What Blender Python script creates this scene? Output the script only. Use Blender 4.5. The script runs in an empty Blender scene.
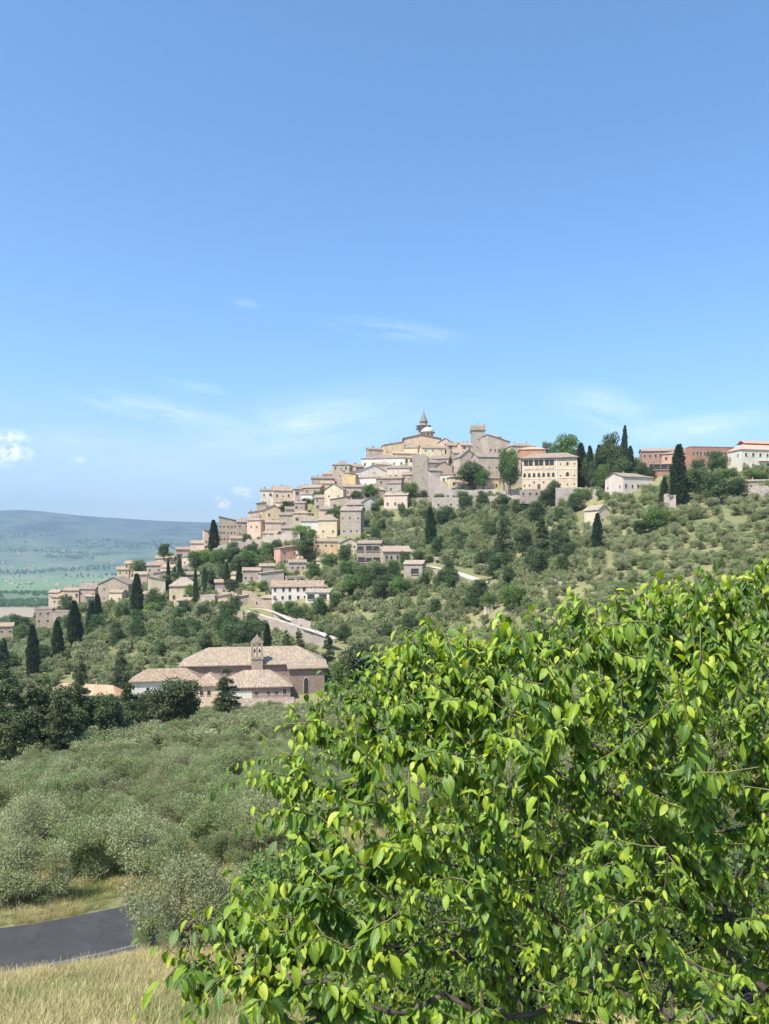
import bpy, bmesh, math, random
import numpy as np
from mathutils import Vector, Matrix
PI = math.pi; R = math.radians
SC = bpy.context.scene; COL = SC.collection
F = 770.0; HY = 555.0; CX = 384.5            # focal length in pixels, horizon row, centre column

# ---------------------------------------------------------------- camera, sky, sun, exposure
cam_d = bpy.data.cameras.new('camera'); cam = bpy.data.objects.new('camera', cam_d); COL.objects.link(cam)
cam.location = (0, 0, 0); cam.rotation_euler = (PI/2, 0, 0)
cam_d.sensor_fit = 'VERTICAL'; cam_d.sensor_height = 36.0; cam_d.lens = F/1024*36.0
cam_d.shift_y = (HY-512)/1024.0; cam_d.clip_start = 0.05; cam_d.clip_end = 60000
SC.camera = cam
SC.view_settings.view_transform = 'Standard'; SC.view_settings.look = 'None'; SC.view_settings.gamma = 1
SC.view_settings.exposure = 0.62
SUN_DIR = Vector((-0.36, -0.40, 0.84)).normalized()
sun_d = bpy.data.lights.new('sun', 'SUN'); sun_d.energy = 5.0; sun_d.angle = R(0.53); sun_d.color = (1.0, 0.95, 0.86)
sun = bpy.data.objects.new('sun', sun_d); COL.objects.link(sun); sun.rotation_euler = SUN_DIR.to_track_quat('Z', 'Y').to_euler()
SKY_STRENGTH = 0.115

class NT:
    def __init__(s, tree): s.t = tree; s.t.nodes.clear()
    def n(s, typ, **kw):
        nd = s.t.nodes.new(typ)
        for k, v in kw.items():
            if k == 'ins':
                for kk, vv in v.items():
                    if isinstance(vv, bpy.types.NodeSocket): s.t.links.new(vv, nd.inputs[kk])
                    else: nd.inputs[kk].default_value = vv
            else: setattr(nd, k, v)
        return nd
    def math(s, op, a, b=0.0, clamp=False):
        nd = s.n('ShaderNodeMath', operation=op, use_clamp=clamp, ins={0: a, 1: b}); return nd.outputs[0]
    def mix(s, f, a, b, blend='MIX'):
        nd = s.n('ShaderNodeMix', data_type='RGBA', blend_type=blend)
        for i, v in ((0, f), (6, a), (7, b)):
            if isinstance(v, bpy.types.NodeSocket): s.t.links.new(v, nd.inputs[i])
            elif i == 0: nd.inputs[0].default_value = v
            else: nd.inputs[i].default_value = (*v[:3], 1)
        return nd.outputs[2]
    def noise(s, vec, scale, detail=4, rough=0.55, out=0):
        ins = {'Scale': scale, 'Detail': detail, 'Roughness': rough}
        if vec is not None: ins['Vector'] = vec
        return s.n('ShaderNodeTexNoise', ins=ins).outputs[out]
    def ramp(s, fac, stops):
        nd = s.n('ShaderNodeValToRGB', ins={0: fac}); e = nd.color_ramp.elements
        while len(e) < len(stops): e.new(0.5)
        for el, (p, c) in zip(e, stops):
            el.position = p; el.color = (*c, 1) if len(c) == 3 else c
        return nd.outputs[0]
    def mapr(s, v, a, b, c=0.0, d=1.0):
        return s.n('ShaderNodeMapRange', ins={0: v, 1: a, 2: b, 3: c, 4: d}).outputs[0]

world = bpy.data.worlds.new('World'); SC.world = world; world.use_nodes = True
w = NT(world.node_tree)
sky = w.n('ShaderNodeTexSky', sky_type='NISHITA', sun_disc=False, sun_elevation=math.asin(SUN_DIR.z),
          sun_rotation=math.atan2(SUN_DIR.x, SUN_DIR.y), altitude=400, air_density=1.0, dust_density=0.35, ozone_density=3.0)
skyc = w.n('ShaderNodeHueSaturation', ins={'Color': sky.outputs[0], 'Saturation': 1.16, 'Value': 1.42, 'Hue': .4975}).outputs[0]
tc = w.n('ShaderNodeTexCoord')
sep = w.n('ShaderNodeSeparateXYZ', ins={0: tc.outputs['Generated']})
ysafe = w.math('MAXIMUM', sep.outputs[1], 0.05)
U = w.math('DIVIDE', sep.outputs[0], ysafe); V = w.math('DIVIDE', sep.outputs[2], ysafe)
uv = w.n('ShaderNodeCombineXYZ', ins={0: U, 1: V, 2: 0.0}).outputs[0]
def cloud(px, py, rx, ry, ang, amp, ns, stretch, lo, hi):
    mp = w.n('ShaderNodeMapping', vector_type='TEXTURE', ins={'Vector': uv, 'Location': ((px-CX)/F, (HY-py)/F, 0), 'Rotation': (0, 0, R(ang)), 'Scale': (rx/F, ry/F, 1)})
    ln = w.n('ShaderNodeVectorMath', operation='LENGTH', ins={0: mp.outputs[0]}).outputs['Value']
    m = w.mapr(ln, 1.0, 0.1)
    mp2 = w.n('ShaderNodeMapping', vector_type='TEXTURE', ins={'Vector': uv, 'Location': (px*0.013, 0, 0), 'Rotation': (0, 0, R(ang)), 'Scale': (stretch, 1, 1)})
    nz = w.mapr(w.noise(mp2.outputs[0], ns, 8, 0.66), lo+.04, hi+.06)
    return w.math('MULTIPLY', w.math('MULTIPLY', m, nz), amp)
tot = None
for c in [(395, 330, 85, 12, -8, .34, 60, 6, .36, .7), (160, 411, 110, 15, -11, .5, 50, 5, .34, .7), (300, 428, 140, 32, 6, .5, 30, 5, .3, .7),
          (615, 412, 80, 28, -14, .4, 40, 5, .3, .7), (690, 432, 120, 20, 8, .4, 40, 5, .3, .7), (245, 303, 22, 8, -10, .15, 80, 4, .35, .7),
          (190, 386, 45, 7, -10, .25, 60, 5, .35, .7), (70, 440, 120, 22, 0, .25, 30, 6, .35, .75), (200, 470, 260, 40, 3, .30, 14, 5, .28, .75),
          (120, 495, 60, 8, 0, .3, 60, 5, .35, .7), (440, 400, 200, 30, 0, .18, 22, 5, .3, .7)]:
    v = cloud(*c); tot = v if tot is None else w.math('ADD', tot, v)
cum = None
for c in [(9, 449, 32, 22, 0, 2.0, 60, 1.2, .36, .60), (224, 502, 16, 9, 0, 2.0, 90, 1.4, .40, .6), (246, 493, 20, 8, 0, 1.8, 90, 1.5, .40, .6), (78, 461, 18, 6, 0, .7, 90, 2, .4, .6)]:
    v = cloud(*c); cum = v if cum is None else w.math('ADD', cum, v)
cum = w.math('MULTIPLY', cum, 1.0, True); tot = w.math('MULTIPLY', tot, 1.5, True)
shade = w.mapr(w.noise(uv, 45, 3), .4, .62)
front = w.math('GREATER_THAN', sep.outputs[1], 0.05)
c1 = w.mix(w.math('MULTIPLY', tot, front), skyc, (9.0, 9.6, 10.4))
ccol = w.mix(shade, (6.2, 7.0, 8.6), (12.5, 12.5, 12.6))
veil = w.math('MULTIPLY', w.math('MULTIPLY', w.mapr(V, .24, -.02, 0, 1), w.mapr(U, .25, -.5, .25, 1)), front); veil = w.math('MULTIPLY', veil, w.mapr(w.noise(uv, 9, 5, .6), .2, .8, .45, .85), True)
c1 = w.mix(veil, c1, (4.1, 4.45, 4.85))
c2 = w.mix(w.math('MULTIPLY', cum, front), c1, ccol)
bg = w.n('ShaderNodeBackground', ins={0: c2, 1: SKY_STRENGTH})
wo = w.n('ShaderNodeOutputWorld'); w.t.links.new(bg.outputs[0], wo.inputs[0])
try:
    SC.cycles.max_bounces = 6; SC.cycles.diffuse_bounces = 3; SC.cycles.transmission_bounces = 4; SC.cycles.volume_bounces = 0
except Exception: pass

# ---------------------------------------------------------------- helpers
def link(name, data, parent=None, loc=None, rz=None, kind=None, label=None, cat=None, group=None):
    o = bpy.data.objects.new(name, data); COL.objects.link(o)
    if parent is not None: o.parent = parent
    if loc is not None: o.location = loc
    if rz is not None: o.rotation_euler = (0, 0, rz)
    if kind or cat: o['kind'] = kind or 'thing'
    if label: o['label'] = label
    if cat: o['category'] = cat
    if group: o['group'] = group
    return o
def npmesh(name, Vv, Fv, mats, smooth=False, fattr=None, midx=None, uvs=None):
    Vv = np.asarray(Vv, np.float32).reshape(-1, 3); Fv = np.asarray(Fv, np.int32)
    me = bpy.data.meshes.new(name); nf, k = Fv.shape
    me.vertices.add(len(Vv)); me.vertices.foreach_set('co', Vv.ravel())
    me.loops.add(nf*k); me.loops.foreach_set('vertex_index', Fv.ravel())
    me.polygons.add(nf); me.polygons.foreach_set('loop_start', np.arange(0, nf*k, k, dtype=np.int32))
    try: me.polygons.foreach_set('loop_total', np.full(nf, k, np.int32))
    except Exception: pass
    for m in (mats if isinstance(mats, (list, tuple)) else [mats]): me.materials.append(m)
    if midx is not None: me.polygons.foreach_set('material_index', np.asarray(midx, np.int32))
    me.polygons.foreach_set('use_smooth', np.full(nf, bool(smooth)))
    if fattr is not None:
        a = me.attributes.new('rnd', 'FLOAT', 'FACE'); a.data.foreach_set('value', np.asarray(fattr, np.float32))
    if uvs is not None:
        u = me.uv_layers.new(name='UVMap'); u.data.foreach_set('uv', np.asarray(uvs, np.float32).ravel())
    me.update(calc_edges=True); me.validate(); return me
class MB:
    """collects polygons into one mesh"""
    def __init__(s): s.v = []; s.f = []; s.m = []
    def poly(s, pts, m=0):
        b = len(s.v); s.v += [tuple(p) for p in pts]; s.f.append(tuple(range(b, b+len(pts)))); s.m.append(m)
    def hexa(s, p, m=0):      # p: 4 bottom then 4 top, both counter-clockwise
        for q in ((3, 2, 1, 0), (4, 5, 6, 7), (0, 1, 5, 4), (1, 2, 6, 5), (2, 3, 7, 6), (3, 0, 4, 7)): s.poly([p[i] for i in q], m)
    def box(s, x0, x1, y0, y1, z0, z1, m=0):
        s.hexa([(x0, y0, z0), (x1, y0, z0), (x1, y1, z0), (x0, y1, z0), (x0, y0, z1), (x1, y0, z1), (x1, y1, z1), (x0, y1, z1)], m)
    def slab(s, q, t, m=0):   # quad q (ccw from above), thickness t downwards
        s.hexa([(a, b, c-t) for a, b, c in q]+list(q), m)
    def prism(s, poly, y0, y1, m=0):  # polygon in xz extruded along y (poly ccw seen from -y)
        n = len(poly)
        s.poly([(a, y0, c) for a, c in poly], m); s.poly([(a, y1, c) for a, c in poly][::-1], m)
        for i in range(n):
            a, b = poly[i], poly[(i+1) % n]; s.poly([(a[0], y0, a[1]), (a[0], y1, a[1]), (b[0], y1, b[1]), (b[0], y0, b[1])], m)
    def cyl(s, cx, cy, z0, z1, r0, r1, n=12, m=0, rot=0.0):
        a = [rot+2*PI*i/n for i in range(n)]
        b = [(cx+r0*math.cos(t), cy+r0*math.sin(t), z0) for t in a]; c = [(cx+r1*math.cos(t), cy+r1*math.sin(t), z1) for t in a]
        for i in range(n):
            j = (i+1) % n
            if r1 > 1e-4: s.poly([b[i], b[j], c[j], c[i]], m)
            else: s.poly([b[i], b[j], c[i]], m)
        s.poly(b[::-1], m)
        if r1 > 1e-4: s.poly(c, m)
    def build(s, name, mats, parent=None, **kw):
        me = bpy.data.meshes.new(name); me.from_pydata(s.v, [], s.f)
        for m in (mats if isinstance(mats, (list, tuple)) else [mats]): me.materials.append(m)
        me.polygons.foreach_set('material_index', s.m); me.update()
        return link(name, me, parent, **kw)

def hash2(i, j, seed):
    i = i.astype(np.int64).astype(np.uint64); j = j.astype(np.int64).astype(np.uint64)
    h = (i*np.uint64(374761393)+j*np.uint64(668265263)+np.uint64(seed)*np.uint64(2246822519)) & np.uint64(0xFFFFFFFF)
    h = ((h ^ (h >> np.uint64(13)))*np.uint64(1274126177)) & np.uint64(0xFFFFFFFF)
    return ((h ^ (h >> np.uint64(16))) & np.uint64(0xFFFFFF)).astype(np.float64)/float(0xFFFFFF)
def vnoise(x, y, seed=1):
    xi = np.floor(x); yi = np.floor(y); fx = x-xi; fy = y-yi; fx = fx*fx*(3-2*fx); fy = fy*fy*(3-2*fy)
    a = hash2(xi, yi, seed); b = hash2(xi+1, yi, seed); c = hash2(xi, yi+1, seed); d = hash2(xi+1, yi+1, seed)
    return (a*(1-fx)+b*fx)*(1-fy)+(c*(1-fx)+d*fx)*fy-0.5
def fbm(x, y, seed=1, o=4):
    t = 0; a = 1.0
    for k in range(o): t = t+a*vnoise(x*2**k, y*2**k, seed+k); a *= 0.5
    return t
def sstep(a, b, x):
    t = np.clip((x-a)/(b-a), 0, 1); return t*t*(3-2*t)

# ---------------------------------------------------------------- the lie of the land (column, row, distance) read off the photograph
G = [(0,1024,21),(160,1024,20),(400,1040,20),(700,1040,19),(0,948,32),(130,921,34.5),(340,868,41),(600,833,46),(769,818,48),
 (0,873,42),(150,852,50),(300,800,68),(0,800,80),(150,752,140),(0,762,130),(300,722,200),(400,705,220),(230,714,240),(330,702,255),(100,735,205),
 (500,690,200),(769,700,150),(769,640,190),(600,640,240),(120,692,290),(0,690,300),(300,652,310),(450,645,300),(200,648,335),(100,655,345),(0,665,350),
 (250,622,380),(330,630,365),(430,605,350),(520,605,300),(160,606,445),(60,640,440),(0,650,450),
 (30,628,480),(60,615,500),(100,600,515),(150,582,525),(190,563,535),(230,547,540),(265,533,545),(265,508,575),(300,523,530),(300,495,585),
 (340,532,500),(340,478,605),(390,503,540),(390,463,610),(425,446,630),(480,451,610),(480,505,510),(430,507,525),(550,492,490),(540,457,560),
 (350,565,440),(430,545,440),(350,600,385),(500,563,400),(500,530,450),(600,552,360),(600,505,430),(620,490,440),(680,472,445),(740,469,435),(769,469,425),
 (769,522,330),(700,522,350),(700,560,290),(769,560,265),(769,600,215),(600,600,275),(240,585,440),(300,590,410),(410,575,400),(470,500,520)]
P = [((px-CX)/F*d, d, -(py-HY)/F*d) for px, py, d in G]
for px, d, z in [(-30,640,-125),(0,600,-105),(100,640,-80),(200,670,-45),(265,710,-15),(340,740,20),(425,770,45),(550,720,55),(700,600,45),(769,560,45),
                 (-150,480,-95),(-150,350,-78),(-150,200,-58),(-150,100,-38),(-150,900,-150),(100,900,-140),(300,950,-90),(500,950,-20),(800,900,0),
                 (950,420,52),(950,200,-6),(950,60,-13),(1000,700,40),(384,12,-8.6),(384,5,-5.2),(600,8,-6.2),(100,8,-7.4)]:
    P.append(((px-CX)/F*d, d, z))
P += [(0,0,-1.75),(0,-1.5,-1.7),(-6,0,-3.2),(6,0,-1.2),(0,-60,10),(-60,-40,-4),(60,-40,14),(-70,10,-20),(70,10,2),(200,0,10),(-200,0,-50),(0,-250,30),(250,-150,40),(-250,-150,-40)]
P = np.array(P); SCL = 100.0
def _k(r2): return 0.5*r2*np.log(r2+1e-9)
_xy = P[:, :2]/SCL; _n = len(P)
_A = np.zeros((_n+3, _n+3)); _A[:_n, :_n] = _k(((_xy[:, None]-_xy[None])**2).sum(-1))+np.eye(_n)*2e-4
_A[:_n, _n] = 1; _A[:_n, _n+1:] = _xy; _A[_n, :_n] = 1; _A[_n+1:, :_n] = _xy.T
_w = np.linalg.solve(_A, np.concatenate([P[:, 2], [0, 0, 0]]))
ROADS = []     # (polyline xyz, half width, blend)
def terr(x, y):
    x = np.asarray(x, float); y = np.asarray(y, float); sh = x.shape; x = x.ravel(); y = y.ravel()
    r = np.hypot(x, y); z = np.zeros_like(x)
    near = r < 1600
    if near.any():
        q = np.stack([x[near], y[near]], 1)/SCL; zz = np.zeros(len(q))
        for s in range(0, len(q), 20000):
            c = q[s:s+20000]; zz[s:s+20000] = _k(((c[:, None]-_xy[None])**2).sum(-1))@_w[:_n]+_w[_n]+c@_w[_n+1:]
        z[near] = np.clip(zz, -165, 98)+fbm(x[near]/22, y[near]/22, 5, 4)*np.clip(r[near]/60, 0.1, 1)*1.6
    rid = 640+60*np.exp(-((x/np.maximum(y, 1)+0.47)/0.055)**2)-90*sstep(-0.45, -0.22, x/np.maximum(np.abs(y), 1))
    vall = -158+fbm(x/900, y/900, 9, 3)*5+sstep(6200, 13500, r)**1.25*(rid+158+fbm(x/2600, y/2600, 21, 4)*150*sstep(13500, 9000, r))+sstep(5600, 8500, r)*sstep(12500, 9500, r)*(fbm(x/1300, y/1300, 31, 4)*75+25)
    vall = vall-sstep(13800, 19000, r)*500
    k = sstep(800, 1350, r); z = z*(1-k)+vall*k
    for pl, hw, bl in ROADS:
        sel = np.where((x > pl[:, 0].min()-20) & (x < pl[:, 0].max()+20) & (y > pl[:, 1].min()-20) & (y < pl[:, 1].max()+20))[0]
        if len(sel) == 0: continue
        X = x[sel]; Y = y[sel]; best = np.full(len(sel), 1e9); zr = np.zeros(len(sel))
        for a, b in zip(pl[:-1], pl[1:]):
            ab = b[:2]-a[:2]; t = np.clip(((X-a[0])*ab[0]+(Y-a[1])*ab[1])/(ab@ab), 0, 1)
            dd = np.hypot(X-a[0]-t*ab[0], Y-a[1]-t*ab[1]); u = dd < best; best[u] = dd[u]; zr[u] = (a[2]+(b[2]-a[2])*t)[u]
        kk = 1-sstep(hw, hw+bl, best); z[sel] = z[sel]*(1-kk)+zr*kk
    return z.reshape(sh)
_ds = np.concatenate([np.arange(14, 60, 0.25), np.arange(60, 780, 1.0)])
def hit(px, py, dmin=14):
    u = (px-CX)/F; v = -(py-HY)/F; g = v*_ds-terr(u*_ds, _ds); ok = _ds >= dmin
    idx = np.where((g < 0) & ok)[0]
    if len(idx): d = _ds[idx[0]]
    else:
        gg = np.where(ok & (_ds > 200) & (_ds < 700), g, 1e9); d = _ds[int(np.argmin(gg))]
    return Vector((u*d, d, float(terr(np.array([u*d]), np.array([d]))[0])))
def hz(x, y): return float(terr(np.array([x]), np.array([y]))[0])
def w2p(x, y, z): return CX+x/y*F, HY-z/y*F

# ---------------------------------------------------------------- materials
def newmat(name):
    m = bpy.data.materials.new(name); m.use_nodes = True; return m, NT(m.node_tree)
def finish(nt, shader, disp=None):
    o = nt.n('ShaderNodeOutputMaterial'); nt.t.links.new(shader, o.inputs[0])
def bsdf(nt, col, rough=0.8, bump=None, bs=0.3, bd=0.05, **kw):
    ins = {'Roughness': rough}; ins.update(kw)
    if isinstance(col, bpy.types.NodeSocket): ins['Base Color'] = col
    else: ins['Base Color'] = (*col, 1)
    if bump is not None: ins['Normal'] = nt.n('ShaderNodeBump', ins={'Height': bump, 'Strength': bs, 'Distance': bd}).outputs[0]
    return nt.n('ShaderNodeBsdfPrincipled', ins=ins).outputs[0]
def sc(c, k): return tuple(min(1, x*k) for x in c)
def vary(t, col):
    r = t.n('ShaderNodeObjectInfo').outputs['Random']; return t.n('ShaderNodeHueSaturation', ins={'Color': col, 'Value': t.mapr(r, 0, 1, .86, 1.1), 'Hue': t.mapr(t.math('FRACT', t.math('MULTIPLY', r, 7.3)), 0, 1, .496, .505), 'Saturation': t.mapr(t.math('FRACT', t.math('MULTIPLY', r, 3.7)), 0, 1, .9, 1.15)}).outputs[0]
def plaster(name, c, stain=0.25):
    m, t = newmat(name); p = t.n('ShaderNodeNewGeometry').outputs['Position']
    mp = t.n('ShaderNodeMapping', ins={'Vector': p, 'Scale': (1, 1, .35)}).outputs[0]
    a = t.noise(mp, .55, 6, .65); b = t.noise(p, 4, 3)
    col = t.mix(t.mapr(a, .38, .68), sc(c, 1.05), sc((c[0], c[1]*.95, c[2]*.9), 1-stain))
    col = t.mix(t.mapr(b, .45, .75, 0, .3), col, sc(c, .7)); finish(t, bsdf(t, vary(t, col), .9, b, .3)); return m
def masonry(name, c, c2, scale=1.6):
    m, t = newmat(name); p = t.n('ShaderNodeNewGeometry').outputs['Position']
    v = t.n('ShaderNodeTexVoronoi', ins={'Vector': t.n('ShaderNodeMapping', ins={'Vector': p, 'Scale': (1, 1, 1.9)}).outputs[0], 'Scale': scale})
    g = t.n('ShaderNodeRGBToBW', ins={0: v.outputs['Color']}).outputs[0]
    col = t.mix(g, sc(c, .72), sc(c, 1.25)); col = t.mix(t.mapr(t.noise(p, .22, 6, .7), .4, .62), col, c2)
    col = t.mix(t.mapr(v.outputs['Distance'], .35, .6, 0, .45), col, sc(c, .4))
    finish(t, bsdf(t, vary(t, col), .95, v.outputs['Distance'], .6, .1)); return m
def roofmat(name, c, c2, dark):
    m, t = newmat(name); p = t.n('ShaderNodeTexCoord').outputs['Object']
    n1 = t.noise(p, .35, 5, .7); g = t.mapr(t.noise(t.n('ShaderNodeMapping', ins={'Vector': p, 'Scale': (1, .28, .28)}).outputs[0], 2.6, 4, .75), .36, .64)
    col = t.mix(t.mapr(n1, .42, .58), c, c2); col = t.mix(t.mapr(g, .25, .8), t.mix(.6, col, dark), t.mix(.25, col, (.62, .52, .4)))
    col = t.mix(t.mapr(t.noise(p, 1.1, 4, .7), .5, .75, 0, .7), col, dark)
    wv = t.n('ShaderNodeTexWave', wave_type='BANDS', bands_direction='X', ins={'Vector': p, 'Scale': 1.25, 'Distortion': .6, 'Detail': 1})
    finish(t, bsdf(t, vary(t, col), .9, wv.outputs['Fac'], .5, .08)); return m
W = {}
W['blush'] = plaster('blush_plaster', (.78, .67, .58), .15); W['cream'] = plaster('cream_plaster', (.76, .62, .43)); W['white'] = plaster('white_plaster', (.80, .74, .64), .18)
W['pink'] = plaster('pink_plaster', (.70, .54, .42)); W['peach'] = plaster('peach_plaster', (.74, .56, .41))
W['ochre'] = plaster('ochre_plaster', (.74, .55, .33)); W['villa'] = plaster('villa_plaster', (.76, .59, .40), .15)
W['palegreen'] = plaster('pale_plaster', (.72, .66, .54)); W['orange'] = plaster('orange_plaster', (.66, .36, .24))
W['stone'] = masonry('tan_stone', (.52, .41, .31), (.62, .51, .39)); W['grey'] = masonry('grey_stone', (.40, .34, .29), (.50, .44, .37))
W['rose'] = masonry('rose_stone', (.56, .44, .34), (.45, .34, .26)); W['brick'] = masonry('red_brick', (.44, .235, .165), (.52, .31, .22), 2.5)
W['church'] = masonry('church_brick', (.38, .275, .215), (.44, .33, .26), 2.2); W['pale'] = masonry('pale_stone', (.60, .50, .41), (.50, .41, .33))
W['wall'] = masonry('retaining_stone', (.50, .41, .33), (.60, .52, .43), 1.2)
RM = {'r': roofmat('weathered_roof_tile', (.40, .275, .185), (.46, .345, .24), (.16, .115, .085)), 'o': roofmat('orange_roof_tile', (.58, .32, .20), (.62, .40, .28), (.36, .20, .13)),
      'b': roofmat('brown_roof_tile', (.29, .215, .165), (.38, .29, .22), (.13, .10, .08)), 'l': roofmat('pale_roof_tile', (.50, .37, .25), (.36, .29, .22), (.19, .145, .11))}
def simple(name, c, rough=.7, nscale=8, var=.3, **kw):
    m, t = newmat(name); p = t.n('ShaderNodeTexCoord').outputs['Object']
    col = t.mix(t.mapr(t.noise(p, nscale, 4), .35, .65), sc(c, 1-var), sc(c, 1+var)); finish(t, bsdf(t, col, rough, **kw)); return m
M_glass = simple('window_glass', (.05, .042, .036), .35, 1, .4); M_frame = simple('shutter_paint', (.16, .12, .09), .7); M_sill = simple('stone_surround', (.52, .45, .37), .8)
M_door = simple('wooden_door', (.12, .07, .04), .6); M_metal = simple('green_copper', (.30, .50, .38), .6); M_slate = simple('spire_lead', (.22, .19, .19), .6)
M_bronze = simple('bell_bronze', (.12, .09, .05), .4); M_white = simple('pale_concrete', (.62, .58, .52), .9, .5, .12)
M_bark = simple('bark', (.12, .095, .07), .95, 6, .5)
def leafmat(name, c1, c2, transl=.18, rough=.6, sat=None):
    m, t = newmat(name); a = t.n('ShaderNodeAttribute', attribute_name='rnd').outputs['Fac']
    oi = t.n('ShaderNodeObjectInfo').outputs['Random']
    col = t.mix(a, c1, c2); hs = t.n('ShaderNodeHueSaturation', ins={'Color': col, 'Value': t.mapr(oi, 0, 1, .78, 1.22), 'Hue': t.mapr(oi, 0, 1, .49, .51), 'Saturation': 1.0}).outputs[0]
    b = bsdf(t, hs, rough); tr = t.n('ShaderNodeBsdfTranslucent', ins={'Color': hs}).outputs[0]
    finish(t, t.n('ShaderNodeMixShader', ins={0: transl, 1: b, 2: tr}).outputs[0]); return m
L_olive = leafmat('olive_leaf', (.22, .235, .095), (.38, .395, .20)); L_olive2 = leafmat('olive_leaf_green', (.155, .195, .065), (.30, .345, .145))
L_cyp = leafmat('cypress_leaf', (.035, .06, .022), (.10, .145, .055), .18); L_con = leafmat('conifer_needle', (.05, .075, .025), (.14, .18, .06), .15)
L_dark = leafmat('dark_leaf', (.05, .085, .025), (.13, .19, .055), .2); L_broad = leafmat('broad_leaf', (.085, .15, .03), (.19, .28, .065), .25)
L_bright = leafmat('bright_leaf', (.11, .19, .03), (.24, .34, .07), .3)
L_grass = leafmat('dry_grass_blade', (.30, .25, .10), (.68, .57, .27), .3); L_ggrass = leafmat('green_grass_blade', (.14, .18, .04), (.36, .38, .12), .3)

# ground: dry grass and green herbs near, patchwork of fields far off
m_ground, t = newmat('hill_and_valley_ground'); p = t.n('ShaderNodeNewGeometry').outputs['Position']
n_a = t.noise(p, .035, 6, .62); n_b = t.noise(p, .9, 6, .75); n_c = t.noise(p, 9, 3)
nearc = t.mix(t.mapr(n_a, .40, .60), (.12, .14, .05), (.25, .225, .10)); nearc = t.mix(t.mapr(n_b, .40, .66, 0, .75), nearc, (.20, .20, .075)); nearc = t.mix(t.mapr(n_c, .45, .7, 0, .5), nearc, (.38, .32, .17))
nearc = t.mix(t.mapr(t.noise(p, .35, 5, .7), .56, .72, 0, .7), nearc, (.34, .25, .165))
sp = t.n('ShaderNodeSeparateXYZ', ins={0: p}); yy = sp.outputs[1]; dist = t.n('ShaderNodeVectorMath', operation='LENGTH', ins={0: p}).outputs['Value']
wob = t.math('MULTIPLY', t.math('SUBTRACT', t.noise(p, .002, 3), .5), 260); yw = t.math('ADD', yy, wob)
band = t.ramp(t.mapr(yw, 1200, 6200), [(0, (.12, .16, .06)), (.07, (.36, .32, .19)), (.125, (.11, .15, .06)), (.145, (.40, .29, .19)), (.225, (.36, .27, .18)), (.245, (.07, .11, .045)), (.37, (.08, .13, .05)), (.41, (.17, .25, .09)), (.75, (.16, .26, .09)), (1, (.13, .20, .08))])
vo = t.n('ShaderNodeTexVoronoi', ins={'Vector': t.n('ShaderNodeMapping', ins={'Vector': p, 'Rotation': (0, 0, .35), 'Scale': (1, .55, 0)}).outputs[0], 'Scale': .0052})
vg = t.n('ShaderNodeRGBToBW', ins={0: vo.outputs['Color']}).outputs[0]
fields = t.ramp(vg, [(0, (.08, .13, .045)), (.3, (.16, .24, .08)), (.5, (.14, .22, .08)), (.7, (.30, .28, .15)), (.85, (.12, .20, .06)), (1, (.38, .33, .2))])
farc = t.mix(t.mapr(yw, 2600, 3600, .12, .5), band, fields)
hillc = t.mix(t.mapr(t.noise(p, .0016, 6, .7), .42, .58), (.045, .085, .035), (.15, .20, .085)); hillc = t.mix(t.mapr(vg, .6, .9, 0, .3), hillc, (.28, .26, .15))
farc = t.mix(t.mapr(yw, 5600, 7600), farc, hillc); farc = t.mix(t.mapr(sp.outputs[2], 60, 330), farc, t.mix(t.mapr(t.noise(p, .0022, 5, .7), .42, .58), (.02, .04, .02), (.10, .13, .07)))
col = t.mix(t.mapr(dist, 800, 1250), nearc, farc); finish(t, bsdf(t, col, 1.0, n_c, .5, .1))
m_ground.name = 'hill_and_valley_ground'
m_asph, t = newmat('asphalt'); p = t.n('ShaderNodeNewGeometry').outputs['Position']
c = t.mix(t.mapr(t.noise(p, 40, 3), .3, .7), (.032, .030, .028), (.058, .055, .051)); crk = t.n('ShaderNodeTexVoronoi', feature='DISTANCE_TO_EDGE', ins={'Vector': t.mix(.12, p, t.n('ShaderNodeTexNoise', ins={'Vector': p, 'Scale': 2.0}).outputs['Color'], 'ADD'), 'Scale': .55}).outputs[0]
c = t.mix(t.mapr(crk, .0, .018, .7, 0), c, (.02, .02, .02)); c = t.mix(t.mapr(t.noise(p, .8, 5, .7), .45, .7, 0, .8), c, (.07, .066, .062)); finish(t, bsdf(t, c, .8, t.noise(p, 60, 2), .3, .01))
m_shoulder, t = newmat('worn_edge_asphalt'); p = t.n('ShaderNodeNewGeometry').outputs['Position']
c = t.mix(t.mapr(t.noise(p, 3, 5, .7), .4, .62), (.12, .115, .12), (.24, .21, .18)); finish(t, bsdf(t, c, .95))
m_line, t = newmat('worn_line_paint'); p = t.n('ShaderNodeNewGeometry').outputs['Position']
c = t.mix(t.mapr(t.noise(p, 6, 5, .8), .38, .62), (.17, .165, .165), (.08, .08, .08)); finish(t, bsdf(t, c, .8))
m_track, t = newmat('pale_gravel'); p = t.n('ShaderNodeNewGeometry').outputs['Position']
c = t.mix(t.mapr(t.noise(p, 1.2, 5, .7), .35, .65), (.46, .40, .32), (.60, .53, .44)); finish(t, bsdf(t, c, 1))

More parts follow.
